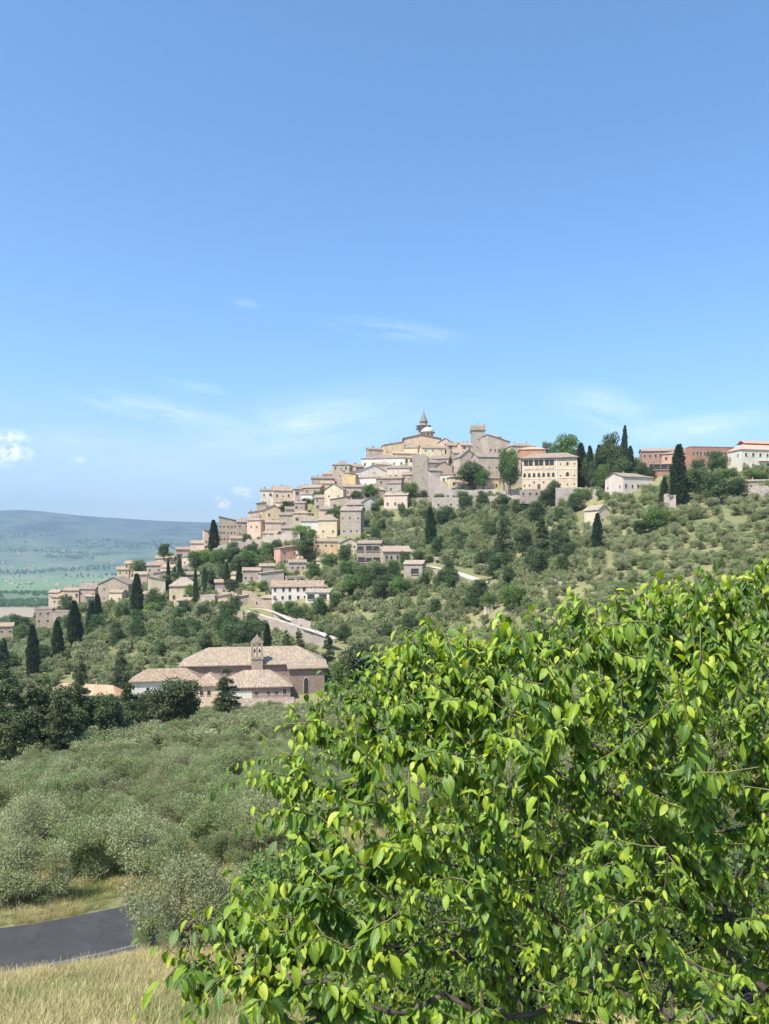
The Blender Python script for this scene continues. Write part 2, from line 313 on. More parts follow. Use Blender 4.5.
# ---------------------------------------------------------------- road below the viewer
RW = 2.2
_rc = [(-400, 985, 27.2), (-160, 968, 29.6), (0, 953, 31.4), (130, 928, 34.2), (240, 902, 37.6), (340, 874, 41.5), (470, 848, 44), (600, 834, 46.5), (769, 821, 49), (950, 812, 52)]
road_pl = np.array([((a-CX)/F*d, d, -(b-HY)/F*d) for a, b, d in _rc])
def spline(pl, n=8):
    out = []
    Pp = [pl[0]*2-pl[1]]+list(pl)+[pl[-1]*2-pl[-2]]
    for i in range(1, len(Pp)-2):
        for k in range(n):
            s = k/n; a, b, c_, d_ = Pp[i-1], Pp[i], Pp[i+1], Pp[i+2]
            out.append(.5*((2*b)+(c_-a)*s+(2*a-5*b+4*c_-d_)*s*s+(3*b-a-3*c_+d_)*s**3))
    out.append(pl[-1]); return np.array(out)
road_pl = spline(road_pl); ROADS.append((road_pl, RW+1.0, 2.0))
def ribbon(name, pl, o0, o1, dz, mat, kind='structure', th=None, drape=False):
    t_ = np.gradient(pl[:, :2], axis=0); t_ /= np.linalg.norm(t_, axis=1)[:, None]; nrm = np.stack([-t_[:, 1], t_[:, 0]], 1)
    V = []; n = len(pl)
    for o in (o0, o1):
        q = pl.copy(); q[:, :2] += nrm*o
        if drape: q[:, 2] = np.maximum(q[:, 2], terr(q[:, 0], q[:, 1]))
        q[:, 2] += dz; V.append(q)
    Fv = [(i, i+n, i+n+1, i+1) for i in range(n-1)]
    return link(name, npmesh(name, np.concatenate(V), [f[::-1] for f in Fv], mat), kind=kind)

# ---------------------------------------------------------------- small hillside lanes, carved into the slope before it is meshed
def lane_pts(pix, lift=0):
    out = []
    for a, b in pix:
        h = hit(a, b+lift/365*F); out.append((h.x, h.y, h.z+lift))
    return np.array(out)
ramp_pl = spline(lane_pts([(246, 611), (262, 616), (280, 621), (300, 628), (318, 634), (334, 641)], 5.0), 6)
lane_pl = spline(lane_pts([(425, 566), (440, 569), (455, 573), (470, 578), (486, 584)], 1.0), 6)
up_pl = spline(lane_pts([(250, 608), (266, 610), (280, 615), (290, 621)], 6.0), 5)
ROADS += [(lane_pl, 3.0, 4.0)]

def ground():
    th = np.concatenate([np.linspace(-180, -42, 60)[:-1], np.linspace(-42, -31, 24)[:-1], np.linspace(-31, 31, 520)[:-1], np.linspace(31, 42, 24)[:-1], np.linspace(42, 180, 60)])
    rr = np.concatenate([[.4], np.geomspace(.8, 15, 34)[:-1], np.arange(15, 62, .45), np.geomspace(62, 700, 205)[:-1], np.geomspace(700, 15800, 125)])
    T, Rr = np.meshgrid(np.radians(th), rr); X = Rr*np.sin(T); Y = Rr*np.cos(T); Z = terr(X, Y)
    n, m = X.shape; idx = np.arange(n*m).reshape(n, m)
    Fv = np.stack([idx[:-1, :-1], idx[:-1, 1:], idx[1:, 1:], idx[1:, :-1]], -1).reshape(-1, 4)[:, ::-1]
    me = npmesh('terrain', np.stack([X, Y, Z], -1), Fv, m_ground, smooth=True); link('terrain', me, kind='structure')
ground()
ribbon('road', road_pl, -RW, RW, .06, m_asph)
ribbon('road_line', road_pl, -RW+.28, -RW+.46, .066, m_line, drape=False)
ribbon('road_shoulder', road_pl, -RW-.75, -RW+.05, .055, m_shoulder)
ribbon('lane', ramp_pl, -1.7, 1.7, .12, m_track); ribbon('lane', lane_pl, -2.6, 3.6, .2, m_track); ribbon('lane', up_pl, -1.3, 1.3, .15, m_track, drape=True)

# ---------------------------------------------------------------- building kit
def win_mesh(kind):
    b = MB()
    if kind == 'plain':
        b.box(-.5, .5, -.05, .1, 0, 1.6, 0)
        for q in ((-.62, -.5, 0, 1.6), (.5, .62, 0, 1.6), (-.62, .62, 1.6, 1.76), (-.7, .7, -.16, 0)): b.box(q[0], q[1], -.14, .1, q[2], q[3], 1)
        b.box(-.03, .03, -.08, -.05, 0, 1.6, 2)
    elif kind == 'shutter':
        b.box(-.45, .45, -.05, .1, 0, 1.6, 0); b.box(-.95, -.45, -.13, .1, -.05, 1.65, 2); b.box(.45, .95, -.13, .1, -.05, 1.65, 2); b.box(-.5, .5, -.2, .1, -.16, 0, 1)
    elif kind == 'small':
        b.box(-.4, .4, -.05, .1, 0, .9, 0); b.box(-.5, .5, -.13, .1, -.12, 0, 1); b.box(-.5, .5, -.13, .1, .9, 1.02, 1)
    elif kind == 'loggia':
        b.box(-1.6, 1.6, -.05, .1, 0, 2.2, 0)
        for x in (-1.7, 1.6): b.box(x, x+.1, -.2, .1, 0, 2.2, 1)
        b.box(-1.7, 1.7, -.5, .1, -.2, 0, 1); b.box(-1.7, 1.7, -.45, -.38, .75, .85, 2)
        for i in range(9): b.box(-1.65+i*.41, -1.61+i*.41, -.44, -.4, 0, .8, 2)
    elif kind in ('door', 'arch', 'gothic'):
        wd, hh = {'door': (.6, 2.2), 'arch': (1.0, 1.8), 'gothic': (.8, 3.6)}[kind]
        pts = [(-wd, 0), (wd, 0), (wd, hh)]
        n = 10
        if kind == 'door': pts += [(-wd, hh)]
        else:
            for i in range(1, n): a = PI*i/n; pts.append((wd*math.cos(a), hh+(wd*1.5 if kind == 'gothic' else wd)*math.sin(a)))
            pts.append((-wd, hh))
        b.prism(pts, -.05, .1, 2 if kind == 'door' else 0)
        o = [(x*1.22, z if z == 0 else z+.18*(z > hh-.01)) for x, z in pts]
        for i in range(1, len(pts)):
            j = (i+1) % len(pts)
            b.hexa([(pts[i][0], -.15, pts[i][1]), (o[i][0], -.15, o[i][1]), (o[i][0], .1, o[i][1]), (pts[i][0], .1, pts[i][1]),
                    (pts[j][0], -.15, pts[j][1]), (o[j][0], -.15, o[j][1]), (o[j][0], .1, o[j][1]), (pts[j][0], .1, pts[j][1])], 1)
    me = bpy.data.meshes.new('window_'+kind); me.from_pydata(b.v, [], b.f)
    for m in (M_glass, M_sill, M_door if kind == 'door' else M_frame): me.materials.append(m)
    me.polygons.foreach_set('material_index', b.m); me.update(); return me
WM = {k: win_mesh(k) for k in ('plain', 'shutter', 'small', 'loggia', 'door', 'arch', 'gothic')}
rb = random.Random(4)
def chimney(roof, x, y, z, h=1.1, parent_loc=None):
    b = MB(); b.box(x-.32, x+.32, y-.32, y+.32, z-1.2, z+h, 0); b.box(x-.44, x+.44, y-.44, y+.44, z+h, z+h+.14, 1); b.box(x-.3, x+.3, y-.3, y+.3, z+h+.14, z+h+.34, 1)
    b.build('chimney', [W['stone'], RM['b']], roof)
def put_win(root, kind, x, y, z, face, s=1.0, name='window'):
    o = link(name, WM[kind], root, (x, y, z), {'f': 0, 'l': -PI/2, 'r': PI/2, 'b': PI}[face]); o.scale = (s, 1, s); return o
def roof_geo(b, typ, w, D, e, rise, ov, t=.22):
    x0, x1, y0, y1 = -w/2-ov, w/2+ov, -ov, D+ov
    if typ == 'hip':
        ins = min(w, D)/2; rx = max(w/2-ins, .05); ry0 = min(D/2, ins); 
        if w >= D: r0, r1 = (-rx, D/2, e+rise), (rx, D/2, e+rise)
        else: r0, r1 = (0, w/2, e+rise), (0, D-w/2, e+rise)
        c = [(x0, y0, e), (x1, y0, e), (x1, y1, e), (x0, y1, e)]; cb = [(a, y, e-t) for a, y, _ in c]
        for i in range(4): j = (i+1) % 4; b.poly([cb[i], cb[j], c[j], c[i]])
        b.poly(cb[::-1])
        if w >= D: b.poly([c[0], c[1], r1, r0]); b.poly([c[2], c[3], r0, r1]); b.poly([c[1], c[2], r1]); b.poly([c[3], c[0], r0])
        else: b.poly([c[0], c[1], r0]); b.poly([c[2], c[3], r1]); b.poly([c[1], c[2], r1, r0]); b.poly([c[3], c[0], r0, r1])
    elif typ == 'gx':
        k = ov*rise/(D/2); b.slab([(x0, y0, e-k), (x1, y0, e-k), (x1, D/2, e+rise), (x0, D/2, e+rise)], t); b.slab([(x0, D/2, e+rise), (x1, D/2, e+rise), (x1, y1, e-k), (x0, y1, e-k)], t)
    elif typ == 'gy':
        k = ov*rise/(w/2); b.slab([(x0, y0, e-k), (0, y0, e+rise), (0, y1, e+rise), (x0, y1, e-k)], t); b.slab([(0, y0, e+rise), (x1, y0, e-k), (x1, y1, e-k), (0, y1, e+rise)], t)
    elif typ == 'sf': b.slab([(x0, y0, e), (x1, y0, e), (x1, y1, e+rise), (x0, y1, e+rise)], t)
    elif typ == 'sl': b.slab([(x0, y0, e), (x1, y0, e+rise), (x1, y1, e+rise), (x0, y1, e)], t)
    elif typ == 'sr': b.slab([(x0, y0, e+rise), (x1, y0, e), (x1, y1, e), (x0, y1, e+rise)], t)
def wall_geo(b, typ, w, D, e, rise, foot):
    x0, x1 = -w/2, w/2; z0 = -foot; e2 = e-.12
    if typ == 'gx':
        pts = [(0, z0), (0, e2), (D/2, e2+rise-.1), (D, e2), (D, z0)]
        for x, s in ((x0, 1), (x1, -1)): q = [(x, y, z) for y, z in pts]; b.poly(q if s > 0 else q[::-1])
        b.poly([(x0, 0, z0), (x1, 0, z0), (x1, 0, e2), (x0, 0, e2)]); b.poly([(x1, D, z0), (x0, D, z0), (x0, D, e2), (x1, D, e2)])
    elif typ == 'gy':
        pts = [(x0, z0), (x1, z0), (x1, e2), (0, e2+rise-.1), (x0, e2)]; b.prism(pts, 0, D)
    elif typ in ('sf', 'sl', 'sr'):
        za, zb, zc, zd = {'sf': (e2, e2, e2+rise, e2+rise), 'sl': (e2, e2+rise, e2+rise, e2), 'sr': (e2+rise, e2, e2, e2+rise)}[typ]
        b.hexa([(x0, 0, z0), (x1, 0, z0), (x1, D, z0), (x0, D, z0), (x0, 0, za), (x1, 0, zb), (x1, D, zc), (x0, D, zd)])
    else: b.box(x0, x1, 0, D, z0, e2 if typ != 'flat' else e)
FOOT = []   # footprints, to keep trees off
def px_free(cx, d): return d is None or d > 300
def house(x0, x1, yE, yB, typ, rh, wall, roof, wins, label, cat='house', group='houses of the hill town', name='house', yaw=None, ratio=.8, d=None, kind='mix', foot=5, ov=.5, chim=1, sidew=True, extra=None):
    cx = (x0+x1)/2
    dn = hit(cx, yB).y
    if px_free(cx, d): d = dn if d is None else min(d, dn+2.5)
    h = Vector(((cx-CX)/F*d, d, 0))
    h = Vector((h.x, h.y, -(yB-HY)/F*h.y))
    if yaw is None: yaw = rb.choice([-16, -11, -6, 7, 12, 18])
    Wp = (x1-x0)/F*d; ya = R(yaw); w = Wp/(math.cos(ya)+ratio*abs(math.sin(ya))); D = ratio*w; e = (yB-yE)/F*d; rise = max(rh/F*d, .02)
    if typ != 'flat': rise = max(rise, 1.5 if w > 8 else 1.1)
    root = link(name, None, None, None, None, label=label, cat=cat, group=group)
    # shift so that the projected extent is centred on cx
    lo = min(-w/2*math.cos(ya), -w/2*math.cos(ya)-D*math.sin(ya), w/2*math.cos(ya)-D*math.sin(ya)); hi = max(w/2*math.cos(ya), w/2*math.cos(ya)-D*math.sin(ya), -w/2*math.cos(ya)-D*math.sin(ya))
    near = max(0, w/2*abs(math.sin(ya)))
    root.location = (h.x-(lo+hi)/2, h.y+near, h.z); root.rotation_euler = (0, 0, ya)
    FOOT.append((root.location.x, root.location.y, ya, w, D))
    b = MB(); wall_geo(b, typ, w, D, e, rise, foot); b.build('wall', W[wall], root)
    if typ != 'flat':
        b = MB(); roof_geo(b, typ, w, D, e, rise, ov); ro = b.build('roof', RM[roof], root)
        for k in range(chim+(1 if chim and w > 9 else 0)):
            cxx = rb.uniform(-.35, .35)*w
            cz = e+rise*(.9 if typ in ('gx', 'hip') else .6); chimney(ro, cxx if typ != 'gy' else cxx*.5, D*.5, cz, rb.uniform(.6, 1.3))
    else:
        b = MB(); t = .35
        for q in ((-w/2-.1, w/2+.1, -.1, t), (-w/2-.1, w/2+.1, D-t, D+.1), (-w/2-.1, -w/2+t, t, D-t), (w/2-t, w/2+.1, t, D-t)): b.box(*q, e+.003, e+.5)
        b.build('parapet', W[wall], root)
    if wins:
        rows, cols = wins; fh = e/rows
        for r_ in range(rows):
            for c_ in range(cols):
                x = (c_+.5)/cols*w-w/2+rb.uniform(-.12, .12)*w/cols; z = fh*r_+fh*.32
                k = kind
                if kind == 'mix': k = rb.choice(['plain', 'shutter', 'small', 'plain'])
                if kind == 'mix' and rb.random() < .1: continue
                s = min(1.15, w/cols/2.0, fh/2.4)*rb.uniform(.9, 1.15)
                if r_ == 0 and c_ == cols//2 and kind == 'mix': put_win(root, 'door', x, 0, 0, 'f', min(1, fh/2.8), 'door'); continue
                put_win(root, k, x, 0, z, 'f', s)
        if sidew and abs(yaw) > 8:
            f = 'l' if yaw > 0 else 'r'; nc = max(1, int(D/4.2))
            for r_ in range(rows):
                for c_ in range(nc):
                    if rb.random() < .25: continue
                    k = kind if kind not in ('mix', 'loggia') else rb.choice(['plain', 'shutter', 'small'])
                    put_win(root, k, -w/2 if f == 'l' else w/2, (c_+.5)/nc*D, fh*r_+fh*.32, f, min(1, fh/2.5)*.9)
    dims = (w, D, e, rise)
    return root, dims

# ---------------------------------------------------------------- the hill town, from the top down
def PXY(px, py, d): return Vector(((px-CX)/F*d, d, -(py-HY)/F*d))
def cathedral():
    d = 622; s = d/F; base = PXY(422, 452, d); root = link('cathedral', None, None, base, label='cathedral on the summit with a pointed bell tower and a pale green dome', cat='church')
    zof = lambda py: (452-py)*s; xof = lambda px: (px-422)*s
    b = MB(); b.prism([(xof(404), -6), (xof(440), -6), (xof(440), zof(438.5)), (xof(421), zof(434.5)), (xof(404), zof(438.5))], 0, 26); b.build('wall', W['peach'], root)
    b = MB(); m = xof(421)
    b.slab([(xof(402.5), -.8, zof(438)), (m, -.8, zof(434)), (m, 27, zof(434)), (xof(402.5), 27, zof(438))], .4)
    b.slab([(m, -.8, zof(434)), (xof(441.5), -.8, zof(438)), (xof(441.5), 27, zof(438)), (m, 27, zof(434))], .4); b.build('roof', RM['b'], root)
    # bell tower
    tx = xof(424.3); b = MB(); b.cyl(tx, 12, 0, zof(427), 4.6, 4.5, 8, 0, PI/8); b.cyl(tx, 12, zof(427), zof(426.3), 6.3, 6.8, 8, 1, PI/8); b.cyl(tx, 12, zof(426.3), zof(423.7), 5.5, 5.5, 8, 0, PI/8)
    b.cyl(tx, 12, zof(423.7), zof(423), 6.8, 6.0, 8, 1, PI/8); b.cyl(tx, 12, zof(423), zof(419.6), 3.2, 3.1, 8, 0, PI/8); b.cyl(tx, 12, zof(419.6), zof(419.1), 3.9, 3.9, 8, 1, PI/8)
    tw = b.build('bell_tower', [W['rose'], RM['b']], root)
    for i in range(8):
        a = PI/8+PI/8*2*i+PI/8; o = link('bell_opening', WM['arch'], tw, (tx+5.12*math.cos(a), 12+5.12*math.sin(a), zof(426.2)), a+PI/2); o.scale = (.75, 1, .62)
    b = MB(); b.cyl(tx, 12, zof(419.1), zof(408.5), 3.6, 0.0, 8, 0, PI/8); sp_ = b.build('spire', M_slate, tw)
    b = MB(); b.box(tx-.08, tx+.08, 11.92, 12.08, zof(410), zof(406)); b.box(tx-.7, tx+.7, 11.93, 12.07, zof(407.6), zof(407.3)); b.build('cross', M_slate, sp_)
    # dome and drum
    dx = xof(428.2); b = MB(); b.cyl(dx, 7, 0, zof(431.4), 4.9, 4.9, 8, 0, PI/8); b.cyl(dx, 7, zof(431.4), zof(430.6), 6.6, 6.0, 8, 1, PI/8); dr = b.build('dome_drum', [W['peach'], RM['b']], root)
    for i in range(8):
        a = PI/8+PI/4*i+PI/8; o = link('window', WM['small'], dr, (dx+4.53*math.cos(a), 7+4.53*math.sin(a), zof(434.6)), a+PI/2); o.scale = (1.6, 1, 1.5)
    b = MB(); N = 16; prof = [(5.4*math.cos(t), 3.9*math.sin(t)) for t in np.linspace(0, PI/2*.93, 7)]
    for (r0, z0), (r1, z1) in zip(prof[:-1], prof[1:]): b.cyl(dx, 7, zof(430.6)+z0, zof(430.6)+z1, r0, r1, N)
    dm = b.build('dome', simple('dome_copper', (.50, .60, .46), .6, .6, .15), root)
    b = MB(); b.cyl(dx, 7, zof(430.6)+3.7, zof(430.6)+5, .7, .6, 8); b.cyl(dx, 7, zof(430.6)+5, zof(430.6)+6, .9, 0, 8); b.build('lantern', W['peach'], dm)
cathedral()
def castle_tower():
    d = 600; s = d/F; base = PXY(478.5, 462, d); root = link('crenellated_tower', None, None, base, label='square crenellated stone tower rising right of the cathedral dome', cat='tower')
    z = lambda py: (462-py)*s; h = 6.3*s
    b = MB(); b.box(-h, h, 0, 2*h, -4, z(432)); b.build('shaft', W['grey'], root)
    b = MB(); b.hexa([(-h, -.0, z(432)), (h, 0, z(432)), (h, 2*h, z(432)), (-h, 2*h, z(432)), (-h-.8, -.8, z(430)), (h+.8, -.8, z(430)), (h+.8, 2*h+.8, z(430)), (-h-.8, 2*h+.8, z(430))]); b.box(-h-.8, h+.8, -.8, 2*h+.8, z(430), z(426)); 
    b.build('parapet', W['stone'], root)
    for k in range(5):
        for (x, y) in ((-h-.7+k*(h+.1)*.47, -.8), (-h-.7+k*(h+.1)*.47, 2*h-.2)):
            b = MB(); b.box(x, x+1.3, y, y+.9, z(426), z(424.2)+rb.uniform(-.7, .2)); b.build('merlon', W['stone'], root)
    for y in (h-1.2,):
        for x in (-h-.8, h-.2):
            b = MB(); b.box(x, x+1, y, y+2.4, z(426), z(423.8)); b.build('merlon', W['stone'], root)
    b = MB(); b.box(-.25, .25, h-.25, h+.25, z(426), z(422)); b.build('mast', M_bronze, root)
    for x, zz in ((0, z(440)), (-1, z(448))): put_win(root, 'small', x, 0, zz, 'f', 1.2)
castle_tower()
T = 'houses of the hill town'
rows = [
 # --- summit
 (381,404,444.5,456,'sl',-0,'ochre','l',(1,4),'long ochre house left of the cathedral, just under the skyline',dict(d=612,kind='small')),
 (366,384,449,458,'gx',2.5,'stone','b',(1,2),'small brown stone house stepping down left of the ochre house',dict(d=614)),
 (361,412,457.5,468,'hip',6,'white','b',(1,6),'long white house with brown hipped roof and a row of dark windows',dict(d=596,kind='plain',chim=2)),
 (388,422,453,460,'gx',4,'peach','l',(1,3),'low house with pale tiled roof behind the long white house',dict(d=604)),
 (404,420,447,457,'gx',3,'cream','b',(1,2),'cream house with brown roof directly below the cathedral pediment',dict(d=612,kind='small')),
 (420,445,447.5,459,'gx',3.5,'cream','r',(2,3),'sunlit cream house below the green dome',dict(d=610,kind='small')),
 (438,455,442,454,'gy',4.5,'pink','b',(1,2),'gabled pink house right of the cathedral dome',dict(d=618)),
 (446,462,445,456,'gx',3,'pale','r',(2,2),'pale stone house between the gabled pink house and the crenellated tower',dict(d=614)),
 (458,473,444.5,458,'gx',3,'peach','r',(2,2),'peach house touching the left side of the crenellated tower',dict(d=612)),
 (484,511,441,456,'sr',7,'stone','r',(1,5),'tall palace with sloping roof and window row right of the crenellated tower',dict(d=604,kind='plain',cat='palace')),
 (486,500,436.5,445,'hip',3,'pale','l',None,'small pale roof turret peeking above the tall palace',dict(d=612,chim=0)),
 (508,537,445.5,458,'hip',4.5,'stone','b',(1,4),'wide stone house with brown hipped roof behind the tall bright tree',dict(d=600)),
 (432,452,458,470,'gx',4,'stone','b',(2,3),'stone house with dark wide eaves beside the massive square keep',dict(d=592)),
 (452,470,452.5,466,'gx',4,'rose','r',(1,2),'rosy stone house with tiled roof above the gabled chapel',dict(d=600)),
 (435,455,466,480,'gy',5,'rose','b',(1,2),'small gabled house with rosy front below the skyline houses',dict(d=570)),
 (440,457,474,484,'sf',1.5,'white','r',(1,2),'low white sunlit outbuilding in front of the small gabled house',dict(d=562)),
 (455,478,456.5,486,'gy',7.5,'stone','b',(2,2),'large gabled stone church front behind the dark round trees',dict(d=566,kind='small',cat='church',group=None)),
 (474,522,456.5,490,'gx',6,'stone','b',(2,6),'long stone convent wing with dull roof behind the tall bright tree',dict(d=560,cat='convent',kind='small',group=None,chim=2)),
 (504,524,474,490,'sf',2,'pale','r',(1,2),'low pale annex between the tall bright tree and the villa',dict(d=535)),
 (520,548,449,470,'hip',4,'orange','o',(1,2),'house with a bright orange roof just behind the villa roof',dict(d=560)),
 # --- keep and below
 (350,389,471,480,'gy',7,'white','l',(1,5),'white house with a broad low gable below the long white house',dict(d=572,kind='small')),
 (387,412,467.5,482,'gx',3,'pink','b',(1,4),'pink stuccoed house left of the massive square keep',dict(d=566)),
 (376,404,478,494,'gx',3,'rose','r',(2,3),'rosy stone house with patched walls above the pink bungalow',dict(d=556)),
 (356,387,477,490,'hip',5,'white','r',(1,4),'white house with pale hipped roof and a dark right side above the gardens',dict(d=560,yaw=-22,kind='plain')),
 (344,358,474,487,'sr',2,'ochre','r',(1,1),'narrow ochre yellow house on the slope left of the white hipped house',dict(d=562)),
 (341,366,486.5,496,'gx',3,'pink','r',(1,3),'low pink house under the narrow ochre yellow house',dict(d=548)),
 (384,412,494.5,510,'gx',3.5,'pink','l',(1,3),'pink bungalow with pale roof at the top edge of the olive terraces',dict(kind='plain',yaw=-14)),
 (347,364,504,514,'gx',5,'grey','b',(1,2),'grey stone shed with slate brown roof beside a small white gabled house',dict()),
 (359,377,502,513,'gy',5,'palegreen','r',(1,2),'small white gabled house among garden trees above the olive grove',dict()),
 (340,364,510,536,'gx',4,'stone','b',(2,3),'tall grey stone house at the upper left corner of the olive grove',dict(kind='small')),
 # --- top left shoulder
 (332,352,464.5,486,'hip',3.5,'stone','b',(3,3),'tall brown stone house with three chimneys on the left skyline',dict(d=604,chim=3)),
 (344,364,466,480,'gx',3,'rose','r',(2,3),'rose house wedged right of the tall brown stone house',dict(d=596)),
 (340,356,470,484,'gx',3.5,'peach','r',(2,2),'peach house with stepped roof in front of the tall brown stone house',dict(d=584)),
 (310,333,478,492,'gx',3,'stone','b',(1,4),'dark windowed stone house on the skyline left of the tall brown stone house',dict(d=596,chim=2)),
 (319,334,483,495,'gx',3,'ochre','r',(1,2),'small ochre house below the dark windowed skyline house',dict(d=582)),
 (302,324,487,503,'gx',3,'rose','r',(2,2),'rose stone house with flat tiled roof next to the big gabled cream house',dict(d=577)),
 (324,346,489,512,'gy',6,'cream','b',(2,2),'big gabled cream house with a dark brick right side',dict(d=562,yaw=-16,kind='small',ratio=.5)),
 (290,313,489,505,'hip',5,'pink','b',(2,3),'pink house with brown hipped roof on the left shoulder of town',dict(d=578)),
 (301,318,494,504,'sf',1,'white','r',(1,2),'low whitewashed house with lean-to roof beside the pink hipped house',dict(d=570)),
 (281,294,492,506,'gx',2.5,'grey','b',(1,1),'narrow grey stone house squeezed between cream and pink houses',dict(d=576)),
 (270,292,490,510,'gx',5,'cream','r',(2,3),'tall cream house with ridge roof and chimneys at the left end of the skyline',dict(d=574,chim=2)),
 (259,273,490,507,'gx',2,'palegreen','b',(2,2),'pale flat fronted house forming the left corner of the upper town',dict(d=570)),
 (294,307,502.5,520,'gx',1.5,'rose','b',(2,2),'narrow brick red stone house above the street of green doors',dict(d=560)),
 (255,266,503,514,'sl',1,'stone','b',(1,1),'tiny stone house with lean-to roof at the left corner',dict(d=562)),
 (256,285,510,527,'gy',5.5,'ochre','b',(2,2),'gabled ochre house with one white sunlit flank',dict(d=553,yaw=18)),
 (278,296,514.5,530,'gx',2.5,'stone','b',(1,2),'brown stone house with long eaves above the terraced gardens',dict(d=548)),
 (247,258,512,524,'sl',1.2,'peach','r',(1,1),'small peach house with a dark upper opening at the end of the long wall',dict(d=552)),
 (263,281,522,538,'gx',2,'peach','r',(1,3),'peach house with small square windows under the gabled ochre house',dict(kind='small')),
 (246,266,520,542,'hip',2.5,'peach','r',(2,2),'tall peach corner house with a brick red right side',dict(yaw=-24,kind='small')),
 (300,321,521,537,'hip',5.5,'white','b',(1,4),'blueish white half of a long house under a brown hipped roof',dict(kind='small',yaw=4)),
 (318,339,520,538,'hip',6,'cream','b',(1,2),'cream right half of a long house, taller than its blueish white neighbour',dict(kind='small',yaw=-8)),
 # --- cream and loggia group
 (311,342,541,557,'gx',3,'ochre','l',(2,4),'yellow cream house with two floors in the middle of the slope',dict(kind='small',yaw=12)),
 (337,359,542,558,'gy',4.5,'cream','l',(2,2),'cream house with lopsided gable joined to the yellow cream house',dict(kind='small')),
 (357,384,543,566,'gx',3,'rose','b',(2,3),'stone house with two storeys of dark loggias and balconies',dict(kind='loggia',sidew=False)),
 (376,412,551,563,'gx',5.5,'rose','r',(1,5),'long low stone house with dark garage openings and tiled roof',dict(kind='plain')),
 (404,427,563.5,579,'gx',3.5,'pale','l',(1,1),'small stone garage with brown shutter above the pale lane',dict(kind='loggia',cat='garage',group=None,name='garage',yaw=-18,chim=0)),
 # --- orange, white house, ruins
 (272,298,548,565,'sl',3,'orange','r',(2,2),'salmon orange house with lean-to roof below the terraced gardens',dict(yaw=30,kind='small')),
 (241,260,570,583,'gx',2,'pale','r',(1,3),'flat looking pale stone house on the path left of the pergola',dict(kind='small')),
 (258,274,566,577,'sf',1.5,'rose','l',(1,2),'low rosy house right under the salmon orange house',dict()),
 (255,283,573,590,'sl',3,'stone','l',(1,2),'half ruined stone barn with sloping wall top',dict(kind='small',chim=0)),
 (270,323,586,602,'gx',5.5,'blush','r',(2,7),'long bright white farmhouse with brown roof above the ramp',dict(kind='plain',yaw=6,ratio=.3)),
 (305,333,592,603,'gx',3,'blush','l',(1,2),'white farmhouse annex with a deep terracotta porch',dict(kind='loggia')),
 (283,304,577,586,'flat',0,'stone','b',(1,2),'flat roofed stone belvedere with a dark opening behind the white farmhouse',dict(kind='loggia')),
 # --- descending left flank
 (217,250,523,548,'sr',-0,'stone','b',(4,9),'long tall stone terrace of houses with many dark openings on the descending skyline',dict(d=546,ratio=.3,kind='small')),
 (235,249,521.5,545,'gx',3,'rose','b',(3,2),'tall rose stone house rising from the right end of the stone terrace',dict(d=540,kind='small')),
 (200,219,536,556,'sr',-0,'peach','r',(2,3),'peach stone house behind the pointed cypress of the left skyline',dict(d=548,kind='small')),
 (188,213,543,558,'gx',3,'peach','l',(1,3),'stone house with pale roof edge left of the pointed cypress',dict(d=545,kind='small')),
 (172,192,549,562,'gx',2.5,'rose','r',(1,2),'rose stone house with a dark porch on the left skyline',dict(d=545,kind='loggia')),
 (154,174,558,571,'gx',2.5,'pink','r',(1,3),'low pink house with tiled roof next to the dark skyline tree',dict(d=540)),
 (143,168,565,582,'gx',3,'stone','r',(2,3),'stone house with dull red roof at the bend of the high wall',dict(d=528,kind='small')),
 (124,136,563,577,'gx',2.5,'ochre','r',(2,2),'upper of two small cream yellow houses on the far left shoulder',dict(d=560)),
 (115,128,569,582,'gx',2.5,'cream','r',(2,2),'lower of two small cream yellow houses on the far left shoulder',dict(d=552,kind='small')),
 (144,164,580,604,'sr',4,'cream','l',None,'steep sunlit cream house end beside the ball topped cypress',dict(d=500,chim=0)),
 (164,196,586,605,'hip',8.5,'cream','l',(1,3),'cream house with a broad pale hipped roof and two cypresses at its side',dict(yaw=14,kind='plain')),
 (138,157,594,606,'gx',2.5,'pink','r',(1,3),'little pink house under the ball topped cypress',dict(kind='small')),
 (200,216,596,607,'flat',0,'pale','r',(1,2),'small roofless pale stone ruin right of the broad roofed cream house',dict(kind='small',cat='ruin',group=None,name='ruin')),
 (97,131,584,602,'gy',7,'stone','b',(2,2),'gabled stone church hall at the lower left end of town',dict(d=522,cat='church',group=None,kind='small')),
 (77,99,588.5,607,'gx',5.5,'rose','b',(2,3),'brown roofed stone house joined to the gabled church hall',dict(d=520,kind='small')),
 (49,77,597,613,'hip',5.5,'peach','r',(2,5),'peach villa with two rows of windows above an arched base',dict(d=500,kind='small',cat='villa',group=None,name='villa')),
 (47,61,592,600,'gx',2.5,'rose','r',(1,2),'small tiled house just behind the left end of the peach villa',dict(d=512)),
 (62,78,590,600,'gx',2.5,'peach','r',(1,3),'small tiled house just behind the right end of the peach villa',dict(d=514)),
 (32,50,609.5,632,'flat',0,'rose','b',(3,2),'tall rose stone block with square windows below the peach villa',dict(d=492,kind='small')),
 (48,68,612,627,'flat',0,'rose','b',None,'stone base of the peach villa pierced by one big dark arch',dict(d=488)),
 (-6,11,626,646,'gx',3,'rose','r',(2,2),'pink stone ruin cut by the left edge of the photo',dict(d=470,kind='small',group=None,cat='ruin')),
 # --- right ridge
 (644,697,450,470,'gx',3,'brick','r',(2,10),'left half of the long red brick school with a row of square windows',dict(d=500,kind='plain',yaw=-6,ratio=.25,cat='school',name='brick_school',group=None,chim=0)),
